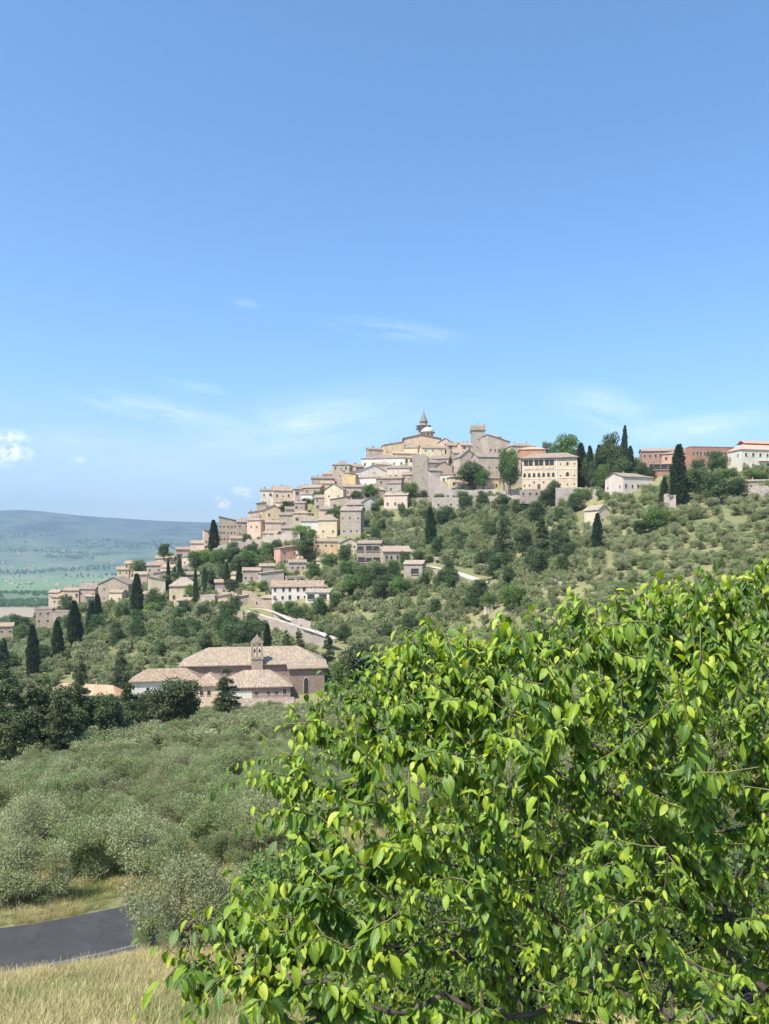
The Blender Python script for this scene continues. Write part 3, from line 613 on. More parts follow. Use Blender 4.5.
 (690,737,447,470,'flat',0,'brick','r',(2,12),'right half of the long red brick school with flat roof line',dict(d=492,kind='plain',yaw=8,ratio=.25,cat='school',name='brick_school',group=None)),
 (665,700,452.5,472,'hip',3.5,'orange','r',(2,4),'brick villa with balcony and pale hipped roof in front of the red school',dict(yaw=-20,kind='plain',group=None,cat='villa',name='villa')),
 (655,686,463.5,472,'sf',2,'brick','r',(1,4),'low porch wing with tiled roof left of the brick villa',dict(kind='loggia',group=None,d=440)),
 (613,658,476,493,'gx',5,'blush','l',(1,5),'low white house with two gables and pale roof on the ridge',dict(yaw=20,kind='plain',group=None)),
 (589,611,509,526,'gy',5,'cream','l',(1,1),'tiny cream cottage with pinkish roof alone in the olive terraces',dict(yaw=28,kind='small',group=None,cat='cottage',name='cottage',ratio=1.4,chim=0)),
 (737,800,449,470,'hip',7,'white','o',(2,7),'white apartment villa with orange roof at the right edge of the ridge',dict(kind='plain',group=None,cat='villa',name='villa',d=425,ratio=.35)),
 (750,800,480,489,'gx',3,'rose','b',(1,4),'low stone outbuilding with dark openings at the right edge',dict(kind='small',group=None,d=395)),
 (484,494,604,614,'gy',4,'pink','l',None,'tiny pinkish gabled hut among the olives',dict(kind='small',cat='hut',group=None,name='hut',chim=0)),
 (40,120,696,716,'hip',9,'peach','o',(1,9),'long orange roofed house half hidden by conifers at left',dict(d=262,yaw=-12,ratio=.25,group=None,kind='plain')),
 (414,452,712,728,'gx',5,'pink','b',(1,3),'pink house with grey roof glimpsed through the foreground leaves',dict(d=205,group=None,kind='small')),
 # --- further roofs between the named ones
 (426,441,470,484,'gx',3,'pale','b',(1,2),'pale stone house with a dark doorway at the right foot of the keep top',dict()),
 (408,424,457.5,470,'hip',3,'cream','r',(2,2),'cream house with hipped roof just above the top of the keep',dict()),
 (424,440,462,474,'gx',3,'rose','b',(1,3),'rose house with long brown roof next to the top of the keep',dict()),
 (455,474,484,492,'gx',3,'pale','r',(1,2),'low pale house under the dark round trees of the castle terrace',dict()),
 (478,500,478,491,'sf',2,'peach','b',(1,3),'peach lean-to wing behind the small bright round tree',dict()),
 (448,466,477,489,'hip',3,'cream','b',(1,2),'small cream house left of the dark castle terrace trees',dict()),
 (314,330,497,510,'gx',3,'stone','r',(2,2),'tan stone house right behind the dark tree mass of the upper town',dict()),
 (330,349,499,511,'sl',3,'rose','b',(1,2),'rose stone house with slanted roof under the big gabled cream house',dict()),
 (283,301,509,520,'gx',3,'pale','b',(1,3),'pale house with brown roof below the pink hipped house',dict(kind='small')),
 (292,312,513,524,'hip',3,'stone','r',(1,2),'stone house with a small hipped roof above the blueish white house',dict()),
 (318,336,509,521,'gx',3,'peach','b',(1,2),'peach coloured cottage tucked left of the tall grey stone house',dict()),
 (366,384,489,499,'gx',3,'peach','r',(1,2),'peach house glimpsed between garden trees left of the pink bungalow',dict()),
 (388,404,483,494,'hip',3,'pale','b',(1,2),'pale hipped house directly above the pink bungalow',dict()),
 (402,414,474,490,'gx',3,'stone','b',(2,2),'narrow stone house leaning on the left side of the keep',dict()),
 (372,392,464,474,'gx',2.5,'peach','r',(1,3),'peach house peeking over the broad low gable',dict()),
 (322,340,474,484,'gx',2.5,'peach','r',(1,3),'peach house with pale roof on the skyline shoulder',dict()),
 (275,292,502,513,'sf',2,'peach','r',(1,2),'peach lean-to house under the tall cream skyline house',dict()),
 (262,280,533,545,'gx',2.5,'pale','r',(1,3),'pale house with its base on the crumbling garden wall',dict(kind='small')),
 (281,300,528,540,'gx',3,'rose','b',(1,2),'rose stone house among gardens left of the blueish white house',dict(kind='small')),
 (227,242,538,549,'gx',2.5,'peach','r',(1,2),'peach lean house in front of the long stone terrace',dict(kind='small')),
 (203,216,546,558,'sl',2,'rose','b',(1,2),'small rose house at the foot of the peach stone house',dict(kind='small')),
 (181,196,556,567,'gx',2.5,'peach','b',(1,2),'peach house on the left flank just above the sloping wall',dict(kind='small')),
 (160,176,567,579,'gx',2.5,'cream','r',(1,2),'cream house on the left flank at the bend above thin cypresses',dict(kind='small')),
 (131,146,574,588,'gx',2.5,'peach','r',(1,2),'peach house behind the ball topped cypress',dict(kind='small')),
 (150,166,573,586,'sl',2.5,'pink','r',(1,2),'pink house with slanting roof above the steep cream house end',dict(kind='small')),
 (84,98,596,606,'gx',2,'pale','r',(1,2),'low pale house in front of the brown roofed stone house',dict(kind='small')),
 (212,232,582,592,'gx',2.5,'rose','r',(1,2),'rose cottage among ruined garden walls above the ramp',dict(kind='small')),
 (232,250,597,607,'sl',2.5,'stone','l',(1,1),'small stone outhouse beside the start of the ramp',dict(kind='small',chim=0)),
 (285,312,548,560,'gx',2.5,'peach','b',(1,3),'peach house half hidden by the dark tree beside the orange house',dict(kind='small')),
 # --- low houses strung along the lower left slope
 (176,192,600,609,'gx',2.5,'pale','r',(1,2),'low pale outbuilding below the broad roofed cream house',dict(kind='small')),
 (216,230,596,606,'sl',2.5,'peach','l',(1,2),'small peach shed with slanting roof at the ruined garden walls',dict(kind='small',chim=0)),
 (228,244,574,584,'gx',2.5,'cream','r',(1,2),'small cream house left of the flat looking pale stone house',dict(kind='small')),
 (286,306,562,572,'gx',2.5,'pale','b',(1,3),'pale house on the terrace right of the orange house',dict(kind='small')),
 (316,336,560,569,'gx',2.5,'cream','r',(1,3),'low cream house below the yellow cream house',dict(kind='small')),
 (108,124,592,603,'gx',2.5,'cream','r',(1,2),'cream house between the gabled church hall and the ball topped cypress',dict(kind='small')),
 (182,198,574,585,'gx',2.5,'rose','b',(1,2),'rose stone house above the two thin cypresses on the left flank',dict(kind='small')),
 (258,280,598,608,'hip',2.5,'rose','r',(1,3),'rose stone gatehouse between the white farmhouse and the ramp',dict(kind='small')),
]
H_ = {}
for r_ in rows:
    x0, x1, yE, yB, typ, rh, wall, roof, wins, label, kw = r_
    if typ == 'sl' and rh <= 0: rh = 4
    if typ == 'sr' and rh <= 0: rh = 7
    H_[label] = house(x0, x1, yE, yB, typ, rh, wall, roof, wins, label, **kw)
# arch of the villa base, balcony of the apartment villa, orange upper roof
root, (w_, D_, e_, _) = H_['stone base of the peach villa pierced by one big dark arch']
o = link('arch', WM['arch'], root, (0, 0, 0)); o.scale = (2.3, 1, 2.3)
root, (w_, D_, e_, _) = H_['white apartment villa with orange roof at the right edge of the ridge']
b = MB(); b.box(-w_*.18, w_*.5, -1.4, 0, e_*.45, e_*.45+.2)
for i in range(14): b.box(-w_*.18+i*w_*.68/13.2, -w_*.18+i*w_*.68/13.2+.1, -1.38, -1.3, e_*.45+.2, e_*.45+1)
b.box(-w_*.18, w_*.5, -1.4, -1.28, e_*.45+1, e_*.45+1.1); b.build('balcony', M_white, root)
b = MB(); b.box(-w_*.28, w_*.2, D_*.5, D_*.9, e_, e_+4.4); b.build('attic', W['orange'], root)
b = MB(); roof_geo(b, 'gx', w_*.56, D_*.5, 0, 1.6, .6); b.v = [(x-w_*.04, y+D_*.45, z+e_+4.5) for x, y, z in b.v]; b.build('attic_roof', RM['o'], root)

def villa():
    d = 470; s = d/F; w = 54*s; D = 22*s; ya = R(-13); cx, cy = PXY(549.5, 489, d).xy
    root = link('villa', None, None, (cx, cy, -(489-HY)/F*d), ya, label='grand cream villa with an upper loggia and rows of arched windows on the terrace wall', cat='villa')
    FOOT.append((cx, cy, ya, w, D)); e = 31*s
    b = MB(); b.box(-w/2, w/2, 0, D, -4, e); b.build('wall', W['villa'], root)
    b = MB(); roof_geo(b, 'hip', w, D, e+.25, 6*s, 1.1, .35); ro = b.build('roof', RM['r'], root); chimney(ro, -w*.1, D/2, e+2.5, 1.4); chimney(ro, w*.25, D/2, e+2, 1.2)
    for z in (e*.335, e*.63): 
        b = MB(); b.box(-w/2-.15, w/2+.15, -.15, 0, z, z+.35); b.build('cornice', W['white'], root)
    xs = -w/2; lw = w*.62
    for k in range(3):   # loggia bays
        b = MB(); x = xs+1.2+k*(lw-1.5)/3; b.box(x, x+(lw-1.5)/3-1.1, -.06, .1, e*.76, e*.94, 0); b.box(x, x+(lw-1.5)/3-1.1, -.3, .0, e*.655, e*.745, 1)
        for q in range(9): xx = x+.2+q*((lw-1.5)/3-1.5)/8; b.box(xx, xx+.14, -.36, -.3, e*.66, e*.74, 1)
        b.box(x+(lw-1.5)/6-.7, x+(lw-1.5)/6-.45, -.15, -.06, e*.76, e*.94, 1); b.build('loggia', [M_glass, W['villa']], root)
    for k in range(7): o = put_win(root, 'arch', xs+1.5+k*(lw-1.5)/6.6, 0, e*.39, 'f'); o.scale = (.72, 1, .95)
    for k in range(7):
        if k == 3: o = put_win(root, 'door', xs+1.5+k*(lw-1.5)/6.6, 0, 0, 'f', 1.4, 'door')
        else: put_win(root, 'small', xs+1.5+k*(lw-1.5)/6.6, 0, e*.1+(k in (2, 4))*e*.1, 'f', 1.1)
    b = MB(); b.box(xs+lw, xs+lw+.5, -.3, 0, 0, e); b.build('pilaster', W['white'], root)
    for k in range(3):
        o = put_win(root, 'plain', xs+lw+2.5+k*(w-lw)/3, 0, e*.75, 'f', 1.2) if k == 1 else put_win(root, 'small', xs+lw+2.5+k*(w-lw)/3, 0, e*.78, 'f', .8)
        put_win(root, 'arch' if k == 1 else 'small', xs+lw+2.5+k*(w-lw)/3, 0, e*.4, 'f', .9); put_win(root, 'small', xs+lw+2.5+k*(w-lw)/3, 0, e*.12, 'f', .9)
villa()
def keep():
    d = min(548, hit(420, 500).y+2); s = d/F; c = PXY(420, 500, d); root = link('stone_keep', None, None, c, R(-8), label='massive blank square stone keep standing left of the pale castle wall', cat='tower')
    FOOT.append((c.x, c.y, 0, 14*s, 12*s)); h = 46.5*s; w = 15.5*s
    b = MB(); z0 = -4; b.box(-w/2, w/2, 0, w*.8, z0, h-2)
    r2 = random.Random(8)
    for i in range(7): b.box(-w/2+i*w/7, -w/2+(i+1)*w/7, 0.004, 1, h-2, h-r2.uniform(0, 1.6))
    b.build('wall', W['stone'], root); put_win(root, 'small', -1.5, 0, h*.72, 'f', .9); put_win(root, 'small', 2.5, 0, h*.45, 'f', .9)
keep()

# ---------------------------------------------------------------- retaining walls and parapets
def wall_run(pts, mat, label, th=1.4, raw=None, jag=.5, d=None, group='stone walls of the terraces', openings=0):
    r2 = random.Random(len(label)*7); P3 = list(raw or [])
    for px, yt, yb in pts or []:
        h = hit(px, yb) if d is None else PXY(px, yb, min(hit(px, yb).y+2, d if not callable(d) else d(px))); P3.append((h.x, h.y, -(yb-HY)/F*h.y, (yb-yt)/F*h.y))
    base = Vector(P3[0][:3]); root = link('stone_wall', None, None, base, label=label, cat='wall', group=group)
    b = MB(); 
    for a, c in zip(P3[:-1], P3[1:]):
        L = math.dist(a[:2], c[:2]); n = max(1, int(L/3.0)); prev = None
        for k in range(n):
            q = []
            for t in (k/n, (k+1)/n): q.append([a[i]+(c[i]-a[i])*t for i in range(4)])
            j = r2.uniform(-jag, jag*.3); (ax, ay, az, ah), (bx, by, bz, bh) = q; ax -= base.x; bx -= base.x; ay -= base.y; by -= base.y; az -= base.z; bz -= base.z
            b.hexa([(ax, ay, az-4), (bx, by, bz-4), (bx, by+th, bz-4), (ax, ay+th, az-4), (ax, ay, az+ah+j), (bx, by, bz+bh+j), (bx, by+th, bz+bh+j), (ax, ay+th, az+ah+j)])
    b.build('wall', W[mat], root)
    for k in range(openings):
        t = (k+.5)/openings; i = min(len(P3)-2, int(t*(len(P3)-1))); u = t*(len(P3)-1)-i; a, c = P3[i], P3[i+1]; q = [a[m]+(c[m]-a[m])*u for m in range(4)]
        o = link('niche', WM['arch'], root, (q[0]-base.x, q[1]-base.y-.02, q[2]-base.z+q[3]*.25), math.atan2(c[1]-a[1], c[0]-a[0])); o.scale = (.6, 1, .55)
    return root
wall_run([(428,471,500),(440,480,500),(450,488,500)], 'pale', 'pale castle wall sloping down right of the massive keep', d=540)
wall_run([(445,489.5,500),(480,489.5,500),(522,489,499)], 'pale', 'upper terrace wall with a row of small niches under the dark round trees', d=520, openings=12)
wall_run([(432,497,509),(470,496.5,508),(510,495,506),(552,494.5,505)], 'wall', 'long lower retaining wall along the top of the olive slope', d=lambda px: 512-(px-432)*.12, openings=9)
wall_run([(520,489,497),(553,489,497)], 'rose', 'rose terrace wall directly in front of the villa', d=462, openings=5)
wall_run([(556,487.5,499),(578,487.5,499),(600,488.5,499)], 'wall', 'grey terrace wall right of the villa below the cypresses', d=455)
wall_run([(412,498,508),(432,497,508)], 'rose', 'short battered wall at the foot of the massive keep', d=528)
wall_run([(165,575,583),(178,568,577),(195,561,571),(213,553,564)], 'stone', 'sloping wall climbing the left flank toward the pointed cypress', d=lambda px: 515)
wall_run([(213,547,560),(232,542,556),(246,540,552),(262,537,549)], 'pale', 'foundation wall under the long stone terrace of houses', jag=1.2, d=lambda px: 525)
wall_run([(262,536,548),(285,532,545),(300,531,543)], 'pale', 'crumbling garden wall below the peach houses', jag=1.5)
wall_run([(312,571,577),(335,569,577),(362,571,578)], 'pale', 'crumbling terrace wall below the yellow cream house', jag=1.6)
wall_run([(340,579,586),(372,577,584)], 'pale', 'low ruined wall in the scrub right of the white farmhouse', jag=1.6)
wall_run(None, 'wall', 'great retaining wall carrying the pale ramp', th=4.3, raw=[(q[0]-.3, q[1]-2.1, q[2]-9, 9.2) for q in ramp_pl[::4]], jag=.15)
wall_run([(274,612,626),(292,617,629),(298,618,630),(311,621,633)], 'pale', 'roofless stone ruin wall between the ramp and the farmhouse', jag=.7, openings=2)
wall_run([(242,590,603),(252,592,606),(262,599,609),(272,606,614)], 'rose', 'tall rosy wall with an arched gate above the ramp', openings=1)
wall_run([(311,628,634),(335,636,643)], 'grey', 'low grey parapet at the lower end of the ramp')
wall_run([(217,588,598),(228,592,603),(240,594,606)], 'rose', 'ruined garden wall with dark gaps left of the ramp', jag=2.0, openings=2)
wall_run([(196,606,612),(222,609,616),(243,612,619)], 'pale', 'low pale wall leading left from the ramp', jag=.8)
wall_run([(412,553,560),(440,556,563),(470,561,567),(505,568,574)], 'grey', 'long grey wall between the upper olives and the pale lane', jag=.8)
wall_run([(505,568,573),(545,573,578),(600,578,583)], 'pale', 'broken pale wall continuing right among the scrub', jag=1.6)
wall_run([(428,568,573),(455,575,580),(484,583,588)], 'wall', 'lower retaining wall of the pale lane', jag=.2)
wall_run([(664,494,508),(676,493,508)], 'pale', 'short pale stone pier behind the broad ridge cypress', jag=1.0)
wall_run([(748,486,500),(775,486,501),(800,486,501)], 'wall', 'stone terrace wall at the right edge of the ridge')
wall_run([(545,580,586),(568,579,585)], 'pale', 'small patch of pale terrace wall above the foreground leaves', jag=1.2)
def pole():
    c = PXY(315, 516, 560); root = link('lamp_pole', None, None, c, label='tall pale green pole standing in front of the dark trees of the upper town', cat='pole')
    b = MB(); b.cyl(0, 0, -2, 11.5, .35, .28, 10); b.build('shaft', M_metal, root); b = MB(); b.cyl(0, 0, 11.5, 12.2, .6, .3, 10); b.build('cap', M_metal, root)
pole()

# ---------------------------------------------------------------- the convent church below the town
def convent():
    d = 258; s = d/F; o0 = PXY(232, 712, d); root = link('convent', None, None, o0, R(9), label='large brick convent church with a bell gable and many weathered tile roofs among the olives', cat='convent')
    FOOT.append((o0.x, o0.y-15, R(6), 200*s, 34*s+20))
    z = lambda py: (712-py)*s; x = lambda px: (px-232)*s
    # church body, long ridge left to right
    xa, xb, y0, D = x(178), x(327), 12, 17; e = z(672)+.5; e2 = z(672)-.2
    b = MB(); b.box(xa+.5, xb-.6, y0, y0+D, -6, e); b.build('church_wall', W['church'], root)
    b = MB(); roof_geo(b, 'hip', xb-xa-1, D, 0, 5.2, 1.0, .35); b.v = [(p[0]+(xa+xb)/2, p[1]+y0, p[2]+e+.3) for p in b.v]; b.build('church_roof', RM['l'], root)
    # apse end brought forward, with the tall gothic window on its face
    b = MB(); b.box(x(289), x(327)-.6, y0-9, y0-.01, -6, e-.1); ap = b.build('chapel_wall', W['church'], root)
    b = MB(); b.slab([(x(287), y0-10, e-.0), (x(329), y0-10, e-.0), (x(329), y0+3, e+1.2), (x(287), y0+3, e+1.2)], .35); b.build('chapel_roof', RM['l'], root)
    go = put_win(ap, 'gothic', x(306.5), y0-9, z(697), 'f'); go.scale = (1.0, 1, 1.12)
    # bell gable
    bx = x(256.5); hw = 2.0; b = MB(); yb0 = y0-1.6; b.box(bx-hw, bx+hw, yb0, yb0+2.2, 2, z(664)); b.box(bx-hw-.35, bx+hw+.35, yb0-.2, yb0+2.4, z(664), z(662.6))
    for q in (-hw, -.35, hw-.7): b.box(bx+q, bx+q+.7, yb0+.3, yb0+1.8, z(662.6), z(647))
    b.box(bx-hw-.2, bx+hw+.2, yb0+.2, yb0+1.9, z(647), z(645.8)); b.prism([(bx-hw, z(645.8)), (bx+hw, z(645.8)), (bx+1.1, z(642)), (bx-1.1, z(642))], yb0+.4, yb0+1.7); b.prism([(bx-.8, z(642)), (bx+.8, z(642)), (bx, z(637.5))], yb0+.5, yb0+1.6)
    bg_ = b.build('bell_gable', W['rose'], root)
    for q in (-hw+1.15, .85):
        b = MB(); b.cyl(bx+q, yb0+1.05, z(657), z(653.5), .42, .18, 10); b.cyl(bx+q, yb0+1.05, z(653.5), z(652.6), .05, .05, 6); b.build('bell', M_bronze, bg_)
    # cloister wing with hipped roof in front of the nave
    xc0, xc1 = x(222), x(290); yc = -2; ec = z(687)
    b = MB(); b.box(xc0, xc1, yc, yc+13.9, -6, ec); wg = b.build('cloister_wall', W['church'], root)
    b = MB(); roof_geo(b, 'hip', xc1-xc0, 14, 0, 4.6, .8, .3); b.v = [(p[0]+(xc0+xc1)/2, p[1]+yc, p[2]+ec+.25) for p in b.v]; b.build('cloister_roof', RM['l'], root)
    for px, k in ((256, 'small'), (268, 'small'), (276, 'small'), (284, 'plain')): put_win(wg, k, x(px), yc, z(694.5), 'f', 1.1)
    b = MB(); b.box(x(222.5), x(252), yc-.12, yc-.004, z(701), z(690)); b.build('whitewashed_wall', W['white'], root)
    # lean-to below
    b = MB(); b.box(x(240), x(292), yc-5, yc-.13, -6, z(702.5)); lt = b.build('lean_to_wall', W['grey'], root)
    b = MB(); b.slab([(x(238), yc-5.8, z(702)), (x(293.5), yc-5.8, z(702)), (x(293.5), yc-.13, z(697.5)), (x(238), yc-.13, z(697.5))], .3); b.build('lean_to_roof', RM['b'], root)
    o = put_win(lt, 'arch', x(251), yc-5, z(712), 'f'); o.scale = (.7, 1, .7)
    # small tower house in the middle and the white left wing
    b = MB(); b.box(x(198), x(222)-.01, yc-1, yc+12, -6, z(684)); mw = b.build('porter_wall', W['peach'], root)
    b = MB(); roof_geo(b, 'hip', 25.5*s, 13, 0, 3.2, .7, .3); b.v = [(p[0]+x(210), p[1]+yc-1, p[2]+z(684)+.25) for p in b.v]; b.build('porter_roof', RM['r'], root)
    for px in (203, 210): put_win(mw, 'plain', x(px), yc-1, z(693), 'f', 1.0)
    b = MB(); b.box(x(134), x(198)-.01, 2, 11.6, -6, z(680.5)); lw_ = b.build('left_wing_wall', W['white'], root)
    b = MB(); roof_geo(b, 'hip', 66*s, 9.6, 0, 3.4, .8, .3); b.v = [(p[0]+x(166.5), p[1]+2, p[2]+z(680.5)+.25) for p in b.v]; b.build('left_wing_roof', RM['r'], root)
    for px in (150, 166, 180): put_win(lw_, 'plain', x(px), 2, z(691), 'f', 1.0)
    b = MB(); b.box(x(196), x(216), yc-7, yc-3, -6, z(706)); b.build('chapel_stub', W['peach'], root)
convent()

# ---------------------------------------------------------------- foliage kit
def unit(rng, n): v = rng.normal(size=(n, 3)); return v/np.linalg.norm(v, axis=1)[:, None]
def leaf_quads(rng, c, dirs, length, width, nrm=None):
    """diamond shaped leaves at c pointing along dirs"""
    n = len(c); side = np.cross(dirs, unit(rng, n) if nrm is None else nrm+unit(rng, n)*.75); side /= np.linalg.norm(side, axis=1)[:, None]+1e-9
    L = length*rng.uniform(.7, 1.3, n)[:, None]; Wd = width*rng.uniform(.7, 1.3, n)[:, None]
    V = np.stack([c, c+dirs*L*.5+side*Wd*.5, c+dirs*L, c+dirs*L*.5-side*Wd*.5], 1).reshape(-1, 3)
    return V, np.arange(n*4).reshape(n, 4)
def crown_mesh(name, seed, blobs, n, length, width, mat, up=.3, shell=.55):
    rng = np.random.default_rng(seed); blobs = np.array(blobs); vol = blobs[:, 3]*blobs[:, 4]; k = rng.choice(len(blobs), n, p=vol/vol.sum())
    u = unit(rng, n); rad = (shell+(1-shell)*rng.random(n)**.6)[:, None]*(1+.16*rng.normal(size=(n, 1)))
    B = blobs[k]; c = B[:, :3]+u*rad*B[:, [3, 3, 4]]
    dirs = u*.6+unit(rng, n)*.8+np.array([0, 0, up]); dirs /= np.linalg.norm(dirs, axis=1)[:, None]
    V, Fq = leaf_quads(rng, c, dirs, length, width, u+[0, 0, .35])
    br = rng.random(len(blobs))[k]*.45+rng.random(n)*.55
    return npmesh(name, V, Fq, mat, fattr=br)
def tube(b, pts, radii, n=6, m=0):
    rings = []
    for i, (p, r) in enumerate(zip(pts, radii)):
        p = Vector(p); t = (Vector(pts[min(i+1, len(pts)-1)])-Vector(pts[max(i-1, 0)])).normalized(); a = t.cross(Vector((.3, .9, .1))).normalized(); c = t.cross(a)
        rings.append([p+(a*math.cos(2*PI*k/n)+c*math.sin(2*PI*k/n))*r for k in range(n)])
    for r0, r1 in zip(rings[:-1], rings[1:]):
        for k in range(n): b.poly([r0[k], r0[(k+1) % n], r1[(k+1) % n], r1[k]], m)
def trunk_mesh(name, seed, h, r, tops, mat):
    rg = random.Random(seed); b = MB(); f = (rg.uniform(-.1, .1)*h, rg.uniform(-.1, .1)*h, h*.45)
    tube(b, [(0, 0, -.6), (0, 0, h*.15), f], [r*1.35, r, r*.8], 8)
    for tp in tops:
        mid = [f[i]*.5+tp[i]*.5+rg.uniform(-.1, .1)*h for i in range(3)]; tube(b, [f, mid, tp], [r*.6, r*.4, r*.12], 5)
    me = bpy.data.meshes.new(name); me.from_pydata([tuple(v) for v in b.v], [], b.f); me.materials.append(mat); me.update(); return me
def olive(seed, n, ll, lw, mat):
    rg = random.Random(seed); bl = []
    for i in range(24):
        a = rg.uniform(0, 2*PI); r = rg.uniform(.2, 2.15); z = rg.uniform(.9, 3.5)-r*.25; s = rg.uniform(.28, .85); bl.append((r*math.cos(a), r*math.sin(a), z, s, s*rg.uniform(.7, 1.0)))
    bl.append((0, 0, 2.2, 1.1, .9)); tops = [x[:3] for x in bl[:7]]
    return crown_mesh('olive_crown', seed, bl, n, ll, lw, mat, .35, .5), trunk_mesh('olive_trunk', seed, 2.2, .2, tops, M_bark)
OL_N = [olive(i+1, 21000, .125, .04, L_olive if i % 2 else L_olive2) for i in range(4)]
OL_M = [olive(i+11, 3600, .30, .11, L_olive if i % 3 else L_olive2) for i in range(5)]
OL_F = [olive(i+21, 1300, .46, .2, L_olive if i % 2 else L_olive2) for i in range(4)]
def cypress(seed, n, mat, ll=.5):   # 12 m tall, 2.4 m wide
    rg = np.random.default_rng(seed); t = rg.random(n)**.8; z = .6+t*11.4; xx = np.clip((z-.3)/11.7, 0, 1); prof = 2.15*np.clip(xx+.02, 0, 1)**.38*(1-xx)**.82
    a = rg.random(n)*2*PI; r = prof*(1-.45*rg.random(n)**2)*(1+.12*np.sin(a*3+z*1.3+seed)+.1*np.sin(z*2.7+a*2)); c = np.stack([r*np.cos(a), r*np.sin(a), z], 1)
    d = np.stack([np.cos(a)*.35, np.sin(a)*.35, np.full(n, 1.0)], 1)+rg.normal(size=(n, 3))*.35; d /= np.linalg.norm(d, axis=1)[:, None]
    c = c+np.stack([(z/12)**2*.25*np.sin(seed*2.1), (z/12)**2*.2*np.cos(seed*1.3), 0*z], 1); V, Fq = leaf_quads(rg, c, d, ll, ll*.35); return npmesh('cypress_crown', V, Fq, mat, fattr=rg.random(n)), trunk_mesh('cypress_trunk', seed, 3, .22, [(0, 0, 8)], M_bark)
def conifer(seed, n, mat, spread=2.6, h=12.0):    # layered boughs
    rg = np.random.default_rng(seed); nb = 90; zb = h*.12+(h*.88)*rg.random(nb)**1.1; L = spread*(1-(zb/h))**.7*rg.uniform(.65, 1.15, nb)+.25; ab = rg.random(nb)*2*PI
    k = rg.choice(nb, n, p=L/L.sum()); s = rg.random(n)**.7; x = L[k]*s; w_ = .28*L[k]*(1-s*.6)*rg.normal(size=n)
    c = np.stack([x*np.cos(ab[k])-w_*np.sin(ab[k]), x*np.sin(ab[k])+w_*np.cos(ab[k]), zb[k]-x*.22+rg.normal(size=n)*.16], 1)
    d = np.stack([np.cos(ab[k]), np.sin(ab[k]), np.full(n, -.15)], 1)+rg.normal(size=(n, 3))*.55; d /= np.linalg.norm(d, axis=1)[:, None]
    V, Fq = leaf_quads(rg, c, d, .42, .13); return npmesh('conifer_crown', V, Fq, mat, fattr=(rg.random(nb)[k]*.5+rg.random(n)*.5)), trunk_mesh('conifer_trunk', seed, h*.5, .28, [(0, 0, h*.9)], M_bark)
def broad(seed, n, mat, ll=.34, nb=26):  # 8 m tall, 7 m wide
    rg = random.Random(seed); bl = [(0, 0, 4.6, 2.2, 2.2)]
    for i in range(nb):
        a = rg.uniform(0, 2*PI); r = rg.uniform(.8, 2.7); z = rg.uniform(1.8, 7.0); r *= math.sqrt(max(.1, 1-((z-4.1)/4.0)**2)); s = rg.uniform(.6, 1.25); bl.append((r*math.cos(a), r*math.sin(a), z, s, s*.8))
    return crown_mesh('tree_crown', seed, bl, n, ll, ll*.55, mat, .1, .6), trunk_mesh('tree_trunk', seed, 3.6, .3, [x[:3] for x in bl[1:8]], M_bark)
CY = [cypress(i, 5200, L_cyp) for i in range(4)]; CO = [conifer(i+40, 9000, L_con) for i in range(3)]
BD = [broad(i+60, 5200, L_dark) for i in range(3)]; BB = [broad(i+70, 5200, L_broad) for i in range(3)]; BR = [broad(i+80, 4200, L_bright) for i in range(2)]
CE = [broad(i+90, 15000, L_con, .30, 44) for i in range(2)]
KIN = {'cy': (CY, 12.0, 2.4, 'cypress_tree', 'cypress'), 'co': (CO, 12.0, 5.0, 'conifer_tree', 'conifer'), 'bd': (BD, 8.0, 6.6, 'broadleaf_tree', 'tree'), 'bb': (BB, 8.0, 6.6, 'broadleaf_tree', 'tree'),
       'br': (BR, 8.0, 6.6, 'broadleaf_tree', 'tree'), 'ce': (CE, 8.0, 6.6, 'cedar_tree', 'tree')}
rt = random.Random(77); KEEP = []
def tree(px, yt, yb, wpx, kind, label, group=None, d=None):
    vs, H0, W0, nm, cat = KIN[kind]; h = hit(px, yb) if d is None else PXY(px, yb, d); h.z = -(yb-HY)/F*h.y if d is None else h.z
    crown, trunk = rt.choice(vs); root = link(nm, None, None, h, rt.uniform(0, 6.28), label=label, cat=cat, group=group)
    root.scale = (wpx/F*h.y/W0, wpx/F*h.y/W0, (yb-yt)/F*h.y/H0); link('trunk', trunk, root); link('crown', crown, root); KEEP.append((h.x, h.y, wpx/F*h.y*.5)); return root
CG = 'cypresses of the hillside'
